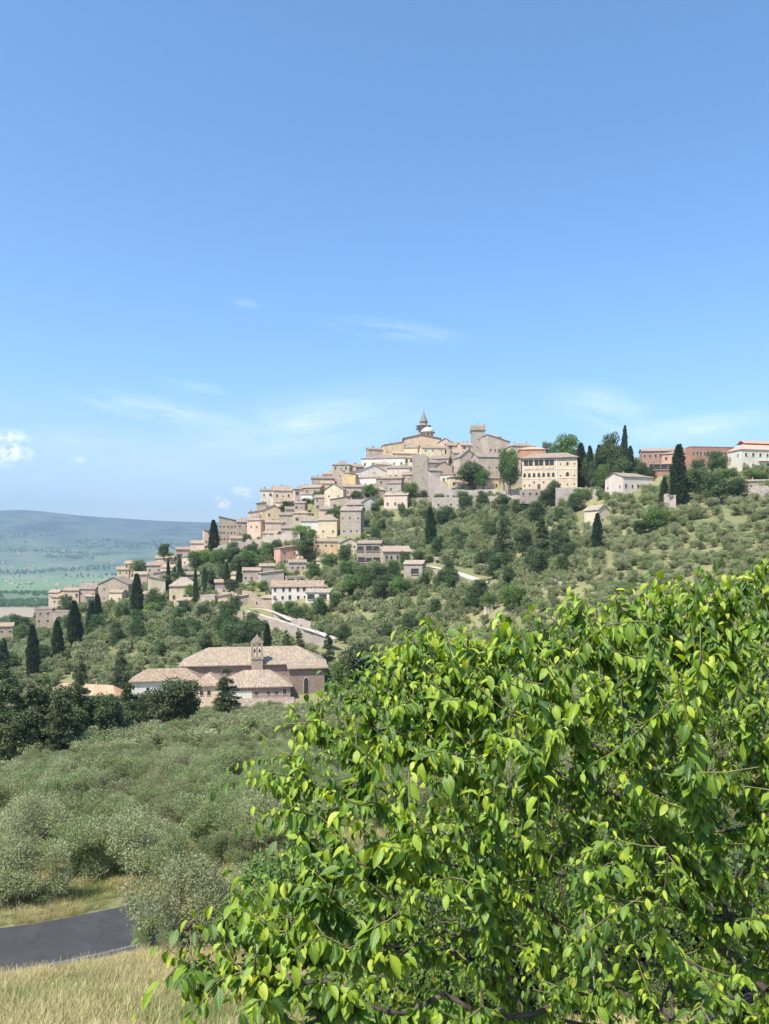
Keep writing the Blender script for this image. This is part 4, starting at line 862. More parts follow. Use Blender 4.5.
for a in [(624,427,480,8,'cy','tall thin cypress poking highest above the ridge trees beside the villa',CG),(581,444,488,13,'cy','broad dark cypress nearest the right end of the grand villa',CG),(590.5,447,488,9,'cy','second dark cypress right of the grand villa, narrower than its neighbour',CG),
 (599,446,488,11,'cy','third dark cypress right of the grand villa',CG),(616,455,482,8,'cy','short cypress at the foot of the tallest ridge cypress',CG),(678,446,506,17,'cy','broad spindle shaped cypress standing before the brick villa',CG),(664,478,506,9,'cy','small cypress left of the broad spindle shaped one',CG),
 (431,508,549,12,'cy','lone dark cypress at the top left of the upper olive grove',CG),(597,514,552,11,'cy','lone cypress below the tiny cream cottage',CG),(214,521,556,11,'cy','pointed cypress breaking the skyline against the far blue hills',CG),
 (168,559,584,4,'cy','very thin leftmost cypress below the sloping wall',CG),(174.5,567,583,4,'cy','tiny thin cypress, middle of three below the sloping wall',CG),(179.5,558,581,4.5,'cy','very thin rightmost cypress below the sloping wall',CG),(195.5,568,606,5,'cy','thin cypress at the right corner of the broad roofed cream house',CG),
 (204.5,568,592,5.5,'cy','second thin cypress right of the broad roofed cream house',CG),(227,563,590,6.5,'cy','left of a pair of cypresses in the scrub above the ramp',CG),(239,561,590,6.5,'cy','right of a pair of cypresses in the scrub above the ramp',CG),
 (137,575,620,13,'cy','dark cypress column carrying a ball shaped top',CG),(75,602,652,15,'cy','largest of the cypresses below the peach villa',CG),(58,621,662,12,'cy','cypress standing before the dark arch of the peach villa',CG),(98,595,634,10,'cy','right of two close cypresses beside the gabled church hall',CG),(91,602,638,11,'cy','left of two close cypresses beside the gabled church hall',CG),
 (33,626,680,13,'cy','leftmost tall cypress in the lower left olive slope',CG),(3,640,690,12,'cy','cypress cut off by the left edge',CG),(211,652,684,8,'cy','small cypress just left of the convent church',CG),(267,624,655,9,'cy','slim cypress right behind the convent bell gable',CG),
 (205,570,600,3.5,'cy','thinnest sapling cypress next to the broad roofed cream house',CG)]: tree(*a)
for a in [(286,630,656,12,'co','left of two small conifers behind the convent roof ridge'),(299,628,656,13,'co','right of two small conifers behind the convent roof ridge'),(328,632,668,16,'co','greyish thin conifer behind the right end of the convent roof'),(139,556,582,18,'bd','ball shaped dark tree top joined to a cypress column'),
 (8,668,765,52,'co','tallest black green conifer at the left edge'),(35,678,760,44,'co','dark conifer beside the tallest one at the left edge'),(60,690,762,40,'co','wide dark conifer left of the orange roofed house'),(80,655,722,24,'co','pointed conifer behind the orange roofed house'),
 (120,650,700,26,'co','dark conifer rising behind the olives above the orange roofed house'),(92,700,745,44,'ce','green bushy conifer before the orange roofed house'),(122,708,742,40,'ce','yellowish green bushy conifer between the orange roofed house and the cedar'),(147,690,735,34,'ce','mid green cedar leaning against the big dark cedar'),
 (176,678,735,62,'ce','big spreading dark cedar before the white wing of the convent'),(227,668,722,34,'co','feathery thin conifer standing before the convent cloister'),(0,640,700,26,'co','dark conifer partly cut by the left edge'),(66,706,755,44,'ce','rounded dark conifer low in the left clump'),(58,682,752,42,'ce','broad dark cedar in the middle of the left conifer band'),(102,690,748,42,'ce','broad dark cedar closing the left conifer band toward the convent'),(128,672,740,26,'co','dark fir at the left corner of the white convent wing'),(46,676,752,30,'co','dark fir cutting across the left end of the orange roofed house'),(80,672,750,30,'co','dark fir cutting across the middle of the orange roofed house'),(108,702,746,34,'ce','dark bushy conifer hiding the wall of the orange roofed house'),(20,705,765,46,'ce','dense dark low conifer in the left clump')]:
    tree(*a, 'conifers around the convent')
BG = 'broadleaf trees of the hill town'
for a in [(567,433,470,32,'bb','large round green tree on the skyline behind the villa',BG,540),(549,440,462,18,'bb','lower green tree left of the large round skyline tree',BG,545),(607,432,486,26,'bd','tall dark tree among the ridge cypresses',BG),(612,440,486,24,'ce','dusky green tree beside the tall dark ridge tree',BG),(634,455,480,20,'bd','low dark tree at the right end of the ridge cypress clump',BG),
 (645,466,480,26,'bd','wide dark bush between ridge clump and brick villa',BG),(586,452,488,14,'bd','dark tree filling the gap between the first ridge cypresses',BG),(622,452,486,22,'bd','dense dark tree under the tallest ridge cypress',BG),(596,458,490,20,'bd','dark tree low in the middle of the ridge clump',BG),(630,447,482,9,'cy','short cypress right beside the tallest ridge cypress',CG),(640,462,482,16,'bd','dark tree trailing right from the ridge clump',BG),(605,462,490,22,'bb','olive coloured tree at the foot of the ridge cypresses',BG),(598,470,490,16,'br','pale shrubby tree right of the villa wall',BG),(717,450,474,25,'bd','round dark tree before the red brick school',BG),
 (472,457,490,32,'bd','large dark round tree on the castle terrace',BG,530),(483,466,490,18,'bb','smaller bright round tree in front of the dark castle terrace tree',BG,524),(509.5,444,490,25,'bb','tall bright green tree with golden top between convent wing and villa',BG,500),(504,452,488,13,'bd','darker left flank of the tall bright green tree',BG,505),
 (554,477,500,16,'bd','dark round bush before the villa door',BG,460),(548,490,510,24,'bd','dark bush at the foot of the villa terrace wall',BG),(502,492,510,20,'bd','dark tree growing against the long retaining wall',BG),(438,493,508,15,'bb','green tree at the left end of the long retaining wall',BG),(600,488,500,12,'bd','dark shrub at the right end of the grey terrace wall',BG),(582,488,503,22,'br','bright shrub under the grey terrace wall',BG),
 (411,480,503,20,'bb','leafy tree at the foot of the massive keep',BG),(424,490,503,12,'bd','dark small tree in the corner of the massive keep',BG),(392,492,506,10,'bd','bush left of the pink bungalow',BG),(320,491,517,24,'bd','dark green tree mass in the middle of the upper town',BG,560),(306,498,512,16,'bd','dark tree behind the green pole',BG,562),(337,504,520,13,'bb','light green tree beside the tall grey stone house',BG),
 (368,483,498,22,'bb','garden tree under the white hipped house',BG),(356,490,500,16,'bb','smaller garden tree left of the one under the white hipped house',BG),(376,502,514,14,'bd','round dark bush right of the small white gabled house',BG),(288,500,514,20,'bd','shadowy garden shrubs between the cream houses',BG),(350,517,532,16,'bd','dark bush against the tall grey stone house',BG),
 (300,525,540,22,'br','yellow green creeper bush below the blueish white house',BG),(312,528,541,12,'bb','round clipped bush under the blueish white house',BG),(306,538,562,26,'bd','dark green tree between orange and yellow cream houses',BG),(247,533,548,12,'bd','dark small tree at the wall of the peach corner house',BG),(232,541,562,18,'bd','dark round tree below the stone terrace',BG),
 (205,549,568,20,'br','bright green tree just below the skyline cypress',BG),(219,548,568,22,'bb','green tree right of the skyline cypress',BG),(195,550,570,20,'bb','green tree left below the skyline cypress',BG),(250,548,572,24,'bb','leafy tree on the slope left of the orange house',BG),(268,542,560,20,'bb','leafy tree directly left of the orange house',BG),(238,556,578,24,'bd','dark tree in the upper scrub slope',BG),
 (164,543,560,13,'ce','dark tree on the left skyline against the blue hills',BG,535),(171,551,566,14,'bb','low tree right of the dark skyline tree',BG),(118,582,596,14,'bd','dark shrub before the gabled church hall',BG),(160,601,616,15,'bd','round dark tree before the broad roofed cream house',BG),(189,584,604,14,'br','bright bush at the side of the broad roofed cream house',BG),
 (69,614,634,16,'bb','green shrub beside the arch of the peach villa',BG),(20,622,644,18,'bb','green shrub next to the pink ruin',BG),(228,600,625,24,'bd','dark tree left of the ramp',BG),(247,618,646,26,'bd','dark tree under the start of the ramp',BG),(232,622,650,26,'bd','dark tree between the ramp and convent roof',BG),(205,632,655,18,'bd','dark tree above the left wing of the convent',BG),
 (262,580,592,14,'br','yellow green bush left of the white farmhouse',BG),(292,600,615,22,'bb','bush in front of the white farmhouse',BG),(278,600,618,16,'bb','bush at the gate above the ramp',BG),(345,548,566,18,'bd','green tree under the cream gable house',BG),(330,553,570,20,'bb','green tree under the yellow cream house',BG),(362,563,580,20,'bb','green tree below the loggia house',BG),
 (380,562,590,26,'bd','large green tree below the low garage house',BG),(352,572,596,24,'bb','green tree right of the white farmhouse',BG),(402,575,598,26,'bb','green tree left of the small garage',BG),(503,520,560,22,'co','left of three dark pines in a row below the upper grove',None),(541,518,562,24,'co','right of three dark pines in a row below the upper grove',None),(523,525,560,20,'ce','middle of three dark pines in a row below the upper grove',None),(560,528,562,26,'ce','greyish pine at the end of the dark pine row',None),
 (513,584,612,34,'bb','rounded green oak near the tiny hut',BG),(478,578,604,28,'bd','dark green oak below the pale lane',BG),(490,590,612,20,'bb','green bush beside the tiny hut',BG),(658,505,532,32,'bb','leafy green tree in the middle of the ridge slope',BG),(640,520,535,20,'bd','small dark tree left of the leafy ridge slope tree',BG),
 (697,468,500,34,'bd','dark pine left in the mass below the school',BG),(718,472,504,36,'bd','dark pine middle of the mass below the school',BG),(738,474,500,30,'bd','dark pine right of the mass below the school',BG),(760,472,482,30,'bb','hedge tree under the white apartment villa',BG),(697,458,476,18,'bd','small dark tree before the brick villa',BG),(730,466,484,22,'bb','green tree before the apartment villa',BG),
 (363,640,708,54,'ce','large rounded oak right of the convent church',BG,262),(395,650,712,50,'ce','second large oak right of the convent church',BG,255),(345,660,705,34,'bb','smaller lighter oak close to the convent chapel',BG,258),(425,655,715,48,'ce','third large oak reaching toward the foreground leaves',BG,250),(458,660,720,50,'bb','green oak half hidden by the foreground leaves',BG,250),
 (100,610,625,20,'bb','green shrub below the gabled church hall',BG),(121,600,622,18,'bb','green shrub left of the ball topped cypress',BG),(150,602,618,18,'br','pale green shrub before the little pink house',BG),(180,606,622,20,'bd','dark shrub in the olives under the broad roofed house',BG),
 (450,560,578,14,'bd','dark round shrub above the pale lane',BG),(417,548,564,12,'bd','small dark tree behind the garage',BG),(70,772,790,20,'br','bright yellow green shrub alone in the lower olive grove',None)]:
    tree(*a)

# ---------------------------------------------------------------- scattering with geometry nodes (only for what nobody could count)
def scatter(name, meshes, pts, scl, rot, label, cat, pick=None, **kw):
    col = bpy.data.collections.new(name+'_sources')
    for i, m in enumerate(meshes): o = bpy.data.objects.new('%s_source_%02d' % (name, i), m); col.objects.link(o)
    n = len(pts); me = bpy.data.meshes.new(name); me.vertices.add(n); me.vertices.foreach_set('co', np.asarray(pts, np.float32).ravel())
    me.attributes.new('scl', 'FLOAT', 'POINT').data.foreach_set('value', np.asarray(scl, np.float32)); me.attributes.new('rot', 'FLOAT', 'POINT').data.foreach_set('value', np.asarray(rot, np.float32))
    rg = np.random.default_rng(n); me.attributes.new('pick', 'INT', 'POINT').data.foreach_set('value', rg.integers(0, len(meshes), n).astype(np.int32) if pick is None else pick)
    ng = bpy.data.node_groups.new(name, 'GeometryNodeTree'); ng.interface.new_socket('Geometry', in_out='INPUT', socket_type='NodeSocketGeometry'); ng.interface.new_socket('Geometry', in_out='OUTPUT', socket_type='NodeSocketGeometry')
    N = ng.nodes; gi = N.new('NodeGroupInput'); go = N.new('NodeGroupOutput'); io = N.new('GeometryNodeInstanceOnPoints'); ci = N.new('GeometryNodeCollectionInfo'); ci.inputs[0].default_value = col
    ci.inputs['Separate Children'].default_value = True; ci.inputs['Reset Children'].default_value = True; io.inputs['Pick Instance'].default_value = True
    def at(nm, ty): a = N.new('GeometryNodeInputNamedAttribute'); a.data_type = ty; a.inputs['Name'].default_value = nm; return a.outputs[0]
    L = ng.links.new; cx = N.new('ShaderNodeCombineXYZ'); L(at('rot', 'FLOAT'), cx.inputs[2]); e2r = N.new('FunctionNodeEulerToRotation'); L(cx.outputs[0], e2r.inputs[0])
    L(gi.outputs[0], io.inputs['Points']); L(ci.outputs[0], io.inputs['Instance']); L(at('pick', 'INT'), io.inputs['Instance Index']); L(e2r.outputs[0], io.inputs['Rotation']); L(at('scl', 'FLOAT'), io.inputs['Scale']); L(io.outputs[0], go.inputs[0])
    o = link(name, me, kind='stuff', label=label, cat=cat, **kw); md = o.modifiers.new('scatter', 'NODES'); md.node_group = ng; return o
def joined(name, crown, trunk):
    """crown and trunk of one tree as a single mesh, for the uncounted groves"""
    b = bmesh.new(); b.from_mesh(crown); n0 = len(b.faces); b.from_mesh(trunk); b.faces.ensure_lookup_table()
    for i in range(n0, len(b.faces)): b.faces[i].material_index = 1
    me = bpy.data.meshes.new(name); b.to_mesh(me); b.free(); me.materials.append(crown.materials[0]); me.materials.append(M_bark); return me

# ---------------------------------------------------------------- the olive groves
rng = np.random.default_rng(12)
def road_dist(x, y, pl): 
    b_ = np.full(len(x), 1e9)
    for a, c in zip(pl[:-1], pl[1:]):
        ab = c[:2]-a[:2]; t = np.clip(((x-a[0])*ab[0]+(y-a[1])*ab[1])/(ab@ab), 0, 1); b_ = np.minimum(b_, np.hypot(x-a[0]-t*ab[0], y-a[1]-t*ab[1]))
    return b_
xs = []; ys = []
for y0, y1, sp in ((38, 130, 3.6), (130, 330, 4.6), (330, 640, 5.2)):
    gy = np.arange(y0, y1, sp)
    for k, y in enumerate(gy): 
        x = np.arange(-.60*y-12, .62*y+12, sp)+(k % 2)*sp*.5; xs.append(x+rng.normal(size=len(x))*sp*.22); ys.append(y+rng.normal(size=len(x))*sp*.22)
X = np.concatenate(xs); Y = np.concatenate(ys); Z = terr(X, Y); PX = CX+X/Y*F; PY = HY-Z/Y*F
ok = Z > -60
for fx, fy, a, w_, D_ in FOOT:
    lx = (X-fx)*math.cos(a)+(Y-fy)*math.sin(a); ly = -(X-fx)*math.sin(a)+(Y-fy)*math.cos(a); ok &= ~((np.abs(lx) < w_/2+2.5) & (ly > np.where(Y > 300, -9.0, -4.5)) & (ly < D_+2))
for pl, m in ((road_pl, 4.3), (ramp_pl, 8.5), (lane_pl, 7.5), (up_pl, 3.5)): ok &= road_dist(X, Y, pl) > m
for kx, ky, kr in KEEP: ok &= np.hypot(X-kx, Y-ky) > kr*.75+.8
nz = fbm(X/30, Y/30, 44, 3)
right = (PX > 575) & (Y > 230)                     # thin rows on dry grass
ok &= ~(right & (rng.random(len(X)) < np.where(fbm(X/26, Y/26, 47, 3) > .10, .38, .03))); ok &= ~((Y > 60) & (nz > .52))
town = (PY < 500) & (PX < 600); ok &= ~(town & (PX < 560)); ok &= ~((PX < 330) & (PY < 540) & (Y > 490)); ok &= ~((PX < 560) & (Y > 545))
ok &= ~((Y < 50) & (nz > .34))
ok &= ~((Y > 225) & ((Z/7.5) % 1 < .17) & (fbm(X/45, Y/45, 48, 2) > -.12))
scrub = (PY < 620) & (PX > 150) & (PX < 420) & ~right
ok &= ~(Y > 560)
X, Y, Z, PX, PY, right, scrub = [q[ok] for q in (X, Y, Z, PX, PY, right, scrub)]
S = rng.uniform(.7, 1.28, len(X))*np.where(right, 1.0, 1.0)*np.where(Y < 130, .86, 1.0)*np.where(Y > 330, 1.3, 1); ROT = rng.uniform(0, 6.28, len(X))
outl = np.interp(PX, [235, 270, 400, 500, 620, 769], [760, 730, 660, 620, 590, 556])
vis = (PX > -12) & (PX < 781) & ((PX < 232) | (PY-6 < outl)) & (PY < 935)
order = [i for i in np.argsort(Y) if vis[i]][:285]; ind = np.zeros(len(X), bool); ind[order] = True
lab = [('silvery olive tree in the front rows just beyond the road', 'olive trees in the front rows beyond the road'), ('grey green olive tree in the dense middle of the grove before the convent', 'olive trees in the middle of the near grove'), ('small looking olive tree at the far side of the near grove', 'olive trees at the far side of the near grove')]
def olive_tree(x, y, z, s, r, label, group, mesh): 
    root = link('olive_tree', None, None, (x, y, z), r, label=label, cat='olive tree', group=group); root.scale = (s, s, s); link('trunk', mesh[1], root); link('crown', mesh[0], root); return root
ORD = 'first second third fourth fifth sixth seventh eighth ninth tenth eleventh twelfth thirteenth fourteenth fifteenth sixteenth seventeenth eighteenth nineteenth twentieth twenty-first twenty-second twenty-third twenty-fourth twenty-fifth twenty-sixth twenty-seventh twenty-eighth twenty-ninth thirtieth'.split()
fr = sorted([i for i in order if Y[i] < 62], key=lambda i: PX[i]); rank = {i: k for k, i in enumerate(fr)}
for i in order:
    k = 0 if Y[i] < 62 else 1 if Y[i] < 100 else 2
    olive_tree(X[i], Y[i], Z[i], S[i], ROT[i], ('silvery olive tree in the front rows beyond the road, %s from the left edge' % ORD[rank[i]]) if k == 0 and rank[i] < len(ORD) else lab[k][0], lab[k][1], OL_N[i % 4] if Y[i] < 125 else OL_M[i % 5])
for px, yb, w_, l_ in [(187, 956, 118, 'big loose silvery olive overhanging the near edge of the road'), (243, 938, 84, 'grey olive right behind the big loose one at the road edge'), (292, 926, 80, 'olive at the road edge half covered by the lowest twigs of the leafy tree'), (150, 948, 44, 'small olive bush where the road disappears')]:
    h = hit(px, yb); s = w_/F*h.y/4.6; olive_tree(h.x, h.y, h.z, s, 1.0+px, l_, None, OL_N[px % 4])
rest = ~ind
for nm, sel, ms, l_ in [('olive_grove', rest & (Y < 150), [joined('o', *m) for m in OL_N[:3]], 'olives of the near slope beyond the counted ones'),
                        ('olive_grove', rest & (Y >= 150) & (Y < 320) & ~right, [joined('o', *m) for m in OL_M], 'grey green olive groves around the convent'),
                        ('olive_grove', rest & (Y >= 320) & ~right, [joined('o', *m) for m in OL_F*3]+[joined('o', *BD[0])], 'olive groves on the upper slope under the town'),
                        ('olive_grove', rest & (Y >= 150) & right, [joined('o', *m) for m in OL_M], 'thin olive rows on the dry ridge slope at right')]:
    if sel.any(): scatter(nm, ms, np.stack([X, Y, Z], 1)[sel], S[sel], ROT[sel], l_, 'olive grove')
print('olives', len(X), 'individual', len(order), 'last y', Y[order[-1]])
# scrub: low evergreen growth between the terraces
n = 6500; Y2 = rng.uniform(330, 560, n); X2 = (rng.uniform(130, 480, n)-CX)/F*Y2; Z2 = terr(X2, Y2); PY2 = HY-Z2/Y2*F; PX2 = CX+X2/Y2*F
ok = (fbm(X2/28, Y2/28, 3, 3) > np.where(PX2 < 340, -.12, .1)) & (PY2 > 548-(PX2-230)*.05)
for fx, fy, a, w_, D_ in FOOT: ok &= ~((np.abs(X2-fx) < w_/2+2.5) & (Y2 > fy-11) & (Y2 < fy+D_+2))
for pl, m in ((ramp_pl, 8.5), (lane_pl, 7.5), (up_pl, 4)): ok &= road_dist(X2, Y2, pl) > m
scatter('scrub', [joined('s', *BB[0]), joined('s', *BD[0]), joined('s', *BD[1]), joined('s', *BR[0])], np.stack([X2, Y2, Z2-.6], 1)[ok], rng.uniform(.26, .6, ok.sum()), rng.uniform(0, 6.28, ok.sum()), 'dark evergreen scrub filling the terraces between the houses', 'scrub')

# ---------------------------------------------------------------- grasses near the road
def tuft(seed, n, h, mat, heads=True):
    rg = np.random.default_rng(seed); b = rg.normal(size=(n, 2))*.24; L = h*rg.uniform(.5, 1.2, n); a = rg.random(n)*2*PI; lean = rg.uniform(.1, .9, n); wd = .0025+.003*rg.random(n)
    ca, sa = np.cos(a), np.sin(a); base = np.stack([b[:, 0], b[:, 1], np.full(n, -.05)], 1); mid = base+np.stack([ca*lean*L*.3, sa*lean*L*.3, L*.6], 1); tip = base+np.stack([ca*lean*L, sa*lean*L, L], 1)
    s = np.stack([-sa, ca, 0*a], 1)*wd[:, None]
    V = np.stack([base-s, base+s, mid+s, mid-s], 1).reshape(-1, 3); V2 = np.stack([mid-s, mid+s, tip+s*(1.0 if heads else .1), tip-s*(1.0 if heads else .1)], 1).reshape(-1, 3)
    return npmesh('tuft', np.concatenate([V, V2]), np.arange(n*8).reshape(-1, 4), mat, fattr=np.tile(rg.random(n), 2))
TF = [tuft(1, 130, .38, L_grass), tuft(2, 140, .32, L_grass), tuft(3, 90, .56, L_grass), tuft(4, 130, .30, L_ggrass, False), tuft(5, 110, .42, L_ggrass, False)]
def grass(nm, ya, yb_, n, l_, green):
    Yg = ya+(yb_-ya)*rng.random(n); Xg = Yg*rng.uniform(-.58, .6, n); d = road_dist(Xg, Yg, road_pl); g = fbm(Xg/5, Yg/5, 61, 3); keep = (d > RW+.25)
    pk = np.where(g+rng.normal(size=n)*.3 > .10-green, rng.integers(3, 5, n), rng.integers(0, 3, n)).astype(np.int32)
    scatter(nm, TF, np.stack([Xg, Yg, terr(Xg, Yg)], 1)[keep], (rng.uniform(.45, 1.05, n)*np.where(Yg > 33.5-.1*Xg*0+0*d, np.clip((d-RW)/3.0, .55, 1), np.clip((d-RW)/5.0, .3, 1)))[keep], rng.uniform(0, 6.28, keep.sum()), l_, 'grass', pk[keep])
grass('dry_grass', 15, 36, 22000, 'tall golden dry grass on the bank below the viewer', .12)
grass('meadow_grass', 34, 64, 15000, 'dry and green grass between the road and the olives', .1)
grass('hill_grass', 64, 130, 9000, 'patches of dry grass among the olives', .15)

n = 420; Y3 = rng.uniform(19, 37, n); X3 = Y3*rng.uniform(-.16, .62, n); ok = (road_dist(X3, Y3, road_pl) > RW+2.2) & (fbm(X3/6, Y3/6, 91, 2) > -.25) & ((X3/Y3 > -.02) | (Y3 > 27))
scatter('thicket', [joined('t', *OL_N[0]), joined('t', *OL_N[1]), joined('t', *BD[0]), joined('t', *BB[1])], np.stack([X3, Y3, terr(X3, Y3)-.3], 1)[ok], rng.uniform(.25, .6, ok.sum()), rng.uniform(0, 6.28, ok.sum()), 'tangled olive suckers and bushes on the bank behind the leafy tree', 'thicket')

# ---------------------------------------------------------------- the valley and the far hills
def belt(y0, y1, n, thr, sc_=170, u0=-.56, u1=-.18):
    y = rng.uniform(y0, y1, n); x = y*rng.uniform(u0, u1, n); k = fbm(x/sc_, y/sc_, 71, 3) > thr; return x[k], y[k]
vb = [belt(1480, 1560, 260, -.2), belt(1760, 1860, 500, -.25), belt(2350, 2560, 1500, -.6), belt(2560, 3250, 2600, .0), belt(3300, 6200, 1500, .35), belt(5800, 9500, 3800, .12, 420)]
xv = np.concatenate([q[0] for q in vb]); yv = np.concatenate([q[1] for q in vb])
scatter('valley_trees', [joined('v', *broad(101+i, 260, L_broad, 1.4, 10)) for i in range(3)], np.stack([xv, yv, terr(xv, yv)], 1), rng.uniform(.8, 1.9, len(xv))*np.where(yv > 5500, 1.7, 1), rng.uniform(0, 6.28, len(xv)), 'belts of dark trees and woods down in the hazy valley', 'woods')
def far_houses():
    b = MB(); y = np.concatenate([rng.uniform(6300, 8600, 330), rng.uniform(3900, 6000, 70), rng.uniform(2400, 3100, 16)]); x = y*rng.uniform(-.53, -.20, len(y)); k = fbm(x/500, y/500, 81, 2) > np.where(y > 6200, .05, .0); x = x[k]; y = y[k]; z = terr(x, y)
    for X_, Y_, Z_ in zip(x, y, z):
        w_ = rng.uniform(5, 13)*(1 if Y_ > 3500 else .8); D_ = rng.uniform(5, 9); h = rng.uniform(5, 10)
        b.box(X_-w_, X_+w_, Y_, Y_+D_*2, Z_-4, Z_+h, 0); b.prism([(X_-w_-1, Z_+h), (X_+w_+1, Z_+h), (X_, Z_+h+3)], Y_-1, Y_+D_*2+1, 1)
    b.build('distant_houses', [W['cream'], RM['o']], kind='stuff', label='tiny pale houses sprinkled over the hazy far hillsides', cat='distant houses')
far_houses()
# haze
m_haze, t = newmat('haze'); t.t.nodes.clear(); v_ = t.n('ShaderNodeVolumePrincipled', ins={'Color': (.60, .79, 1.0, 1), 'Density': 8.5e-5, 'Anisotropy': .25}); o_ = t.n('ShaderNodeOutputMaterial'); t.t.links.new(v_.outputs[0], o_.inputs['Volume'])
b = MB(); b.box(-16000, 16000, -16000, 16000, -720, 1100); b.build('haze', m_haze, kind='stuff', label='pale blue summer haze over the valley', cat='haze')

# ---------------------------------------------------------------- the leafy tree in the foreground
m_leaf, t = newmat('foreground_leaf'); a = t.n('ShaderNodeAttribute', attribute_name='rnd').outputs['Fac']; uvn = t.n('ShaderNodeUVMap').outputs[0]; sx = t.n('ShaderNodeSeparateXYZ', ins={0: uvn})
base = t.ramp(a, [(0, (.035, .08, .012)), (.25, (.075, .15, .017)), (.5, (.20, .32, .025)), (.8, (.35, .46, .035)), (1, (.48, .53, .05))])
mid = t.math('ABSOLUTE', t.math('SUBTRACT', sx.outputs[0], .5)); rib = t.mapr(mid, .015, .05, 1, 0)
vv = t.math('ADD', t.math('MULTIPLY', sx.outputs[1], 1.0), t.math('MULTIPLY', mid, -.9)); vein = t.n('ShaderNodeTexWave', wave_type='BANDS', bands_direction='X', ins={'Vector': t.n('ShaderNodeCombineXYZ', ins={0: vv, 1: 0.0, 2: 0.0}).outputs[0], 'Scale': 1.7}).outputs['Fac']
col = t.mix(t.math('MULTIPLY', rib, .55), base, (.34, .44, .12)); col = t.mix(t.mapr(vein, .85, 1, 0, .22), col, (.30, .42, .10)); col = t.mix(t.mapr(t.noise(t.n('ShaderNodeTexCoord').outputs['Object'], 30, 3), .4, .7, 0, .3), col, (.05, .12, .015))
col = t.mix(t.mapr(t.noise(t.n('ShaderNodeTexCoord').outputs['Object'], 22, 5, .75), .63, .69, 0, .75), col, (.22, .15, .05))
bs_ = bsdf(t, col, .44, vein, .35, .002); trc = t.n('ShaderNodeHueSaturation', ins={'Color': col, 'Saturation': 1.1, 'Value': 1.7, 'Hue': .485}).outputs[0]
tr = t.n('ShaderNodeBsdfTranslucent', ins={'Color': trc}).outputs[0]; finish(t, t.n('ShaderNodeMixShader', ins={0: .30, 1: bs_, 2: tr}).outputs[0])
m_branch = simple('foreground_bark', (.085, .065, .05), .9, 25, .5); m_twig = simple('green_twig', (.16, .15, .06), .8, 25, .3)

def leaf_template():
    rows_ = 5; V = []; UVq = []
    for i in range(rows_+1):
        s = i/rows_; w_ = (math.sin(PI*s**.82)**.85)*.5*.52 if 0 < s < 1 else 0
        if s > .82: w_ *= .8
        for j, k in enumerate((-1, -.55, 0, .55, 1)): V.append((k*w_, s, 0))
    Fq = []
    for i in range(rows_):
        for j in range(4): a_ = i*5+j; Fq.append((a_, a_+1, a_+6, a_+5))
    return np.array(V), np.array(Fq)
LT_V, LT_F = leaf_template()
def leaf_batch(rg, P_, D_, N_, L_, fold, curl):
    """P_ base, D_ direction at the base, N_ upper side, per leaf length, fold and downward curl"""
    n = len(P_); Sd = np.cross(D_, N_); Sd /= np.linalg.norm(Sd, axis=1)[:, None]+1e-9; Nn = np.cross(Sd, D_)
    k = LT_V[:, 0]; s = LT_V[:, 1]; m = len(k)
    kx = k[None]*L_[:, None]; th = curl[:, None]*s[None]; cs = np.where(np.abs(curl[:, None]) > 1e-3, np.sin(th)/curl[:, None], s[None]); sn = np.where(np.abs(curl[:, None]) > 1e-3, (1-np.cos(th))/curl[:, None], 0)
    up = np.abs(kx)*np.sin(fold)[:, None]+.012*L_[:, None]*np.sin(s[None]*14+fold[:, None]*20)*np.sign(k)[None]
    along = cs*L_[:, None]; down = -sn*L_[:, None]+up; sd = kx*np.cos(fold)[:, None]
    V = P_[:, None]+D_[:, None]*along[..., None]+Nn[:, None]*down[..., None]+Sd[:, None]*sd[..., None]
    Fq = (LT_F[None]+(np.arange(n)*m)[:, None, None]).reshape(-1, 4)
    uv1 = np.stack([LT_V[:, 0]/.52+.5, LT_V[:, 1]], 1); uvl = np.tile(uv1[LT_F].reshape(-1, 2), (n, 1))
    return V.reshape(-1, 3), Fq, uvl

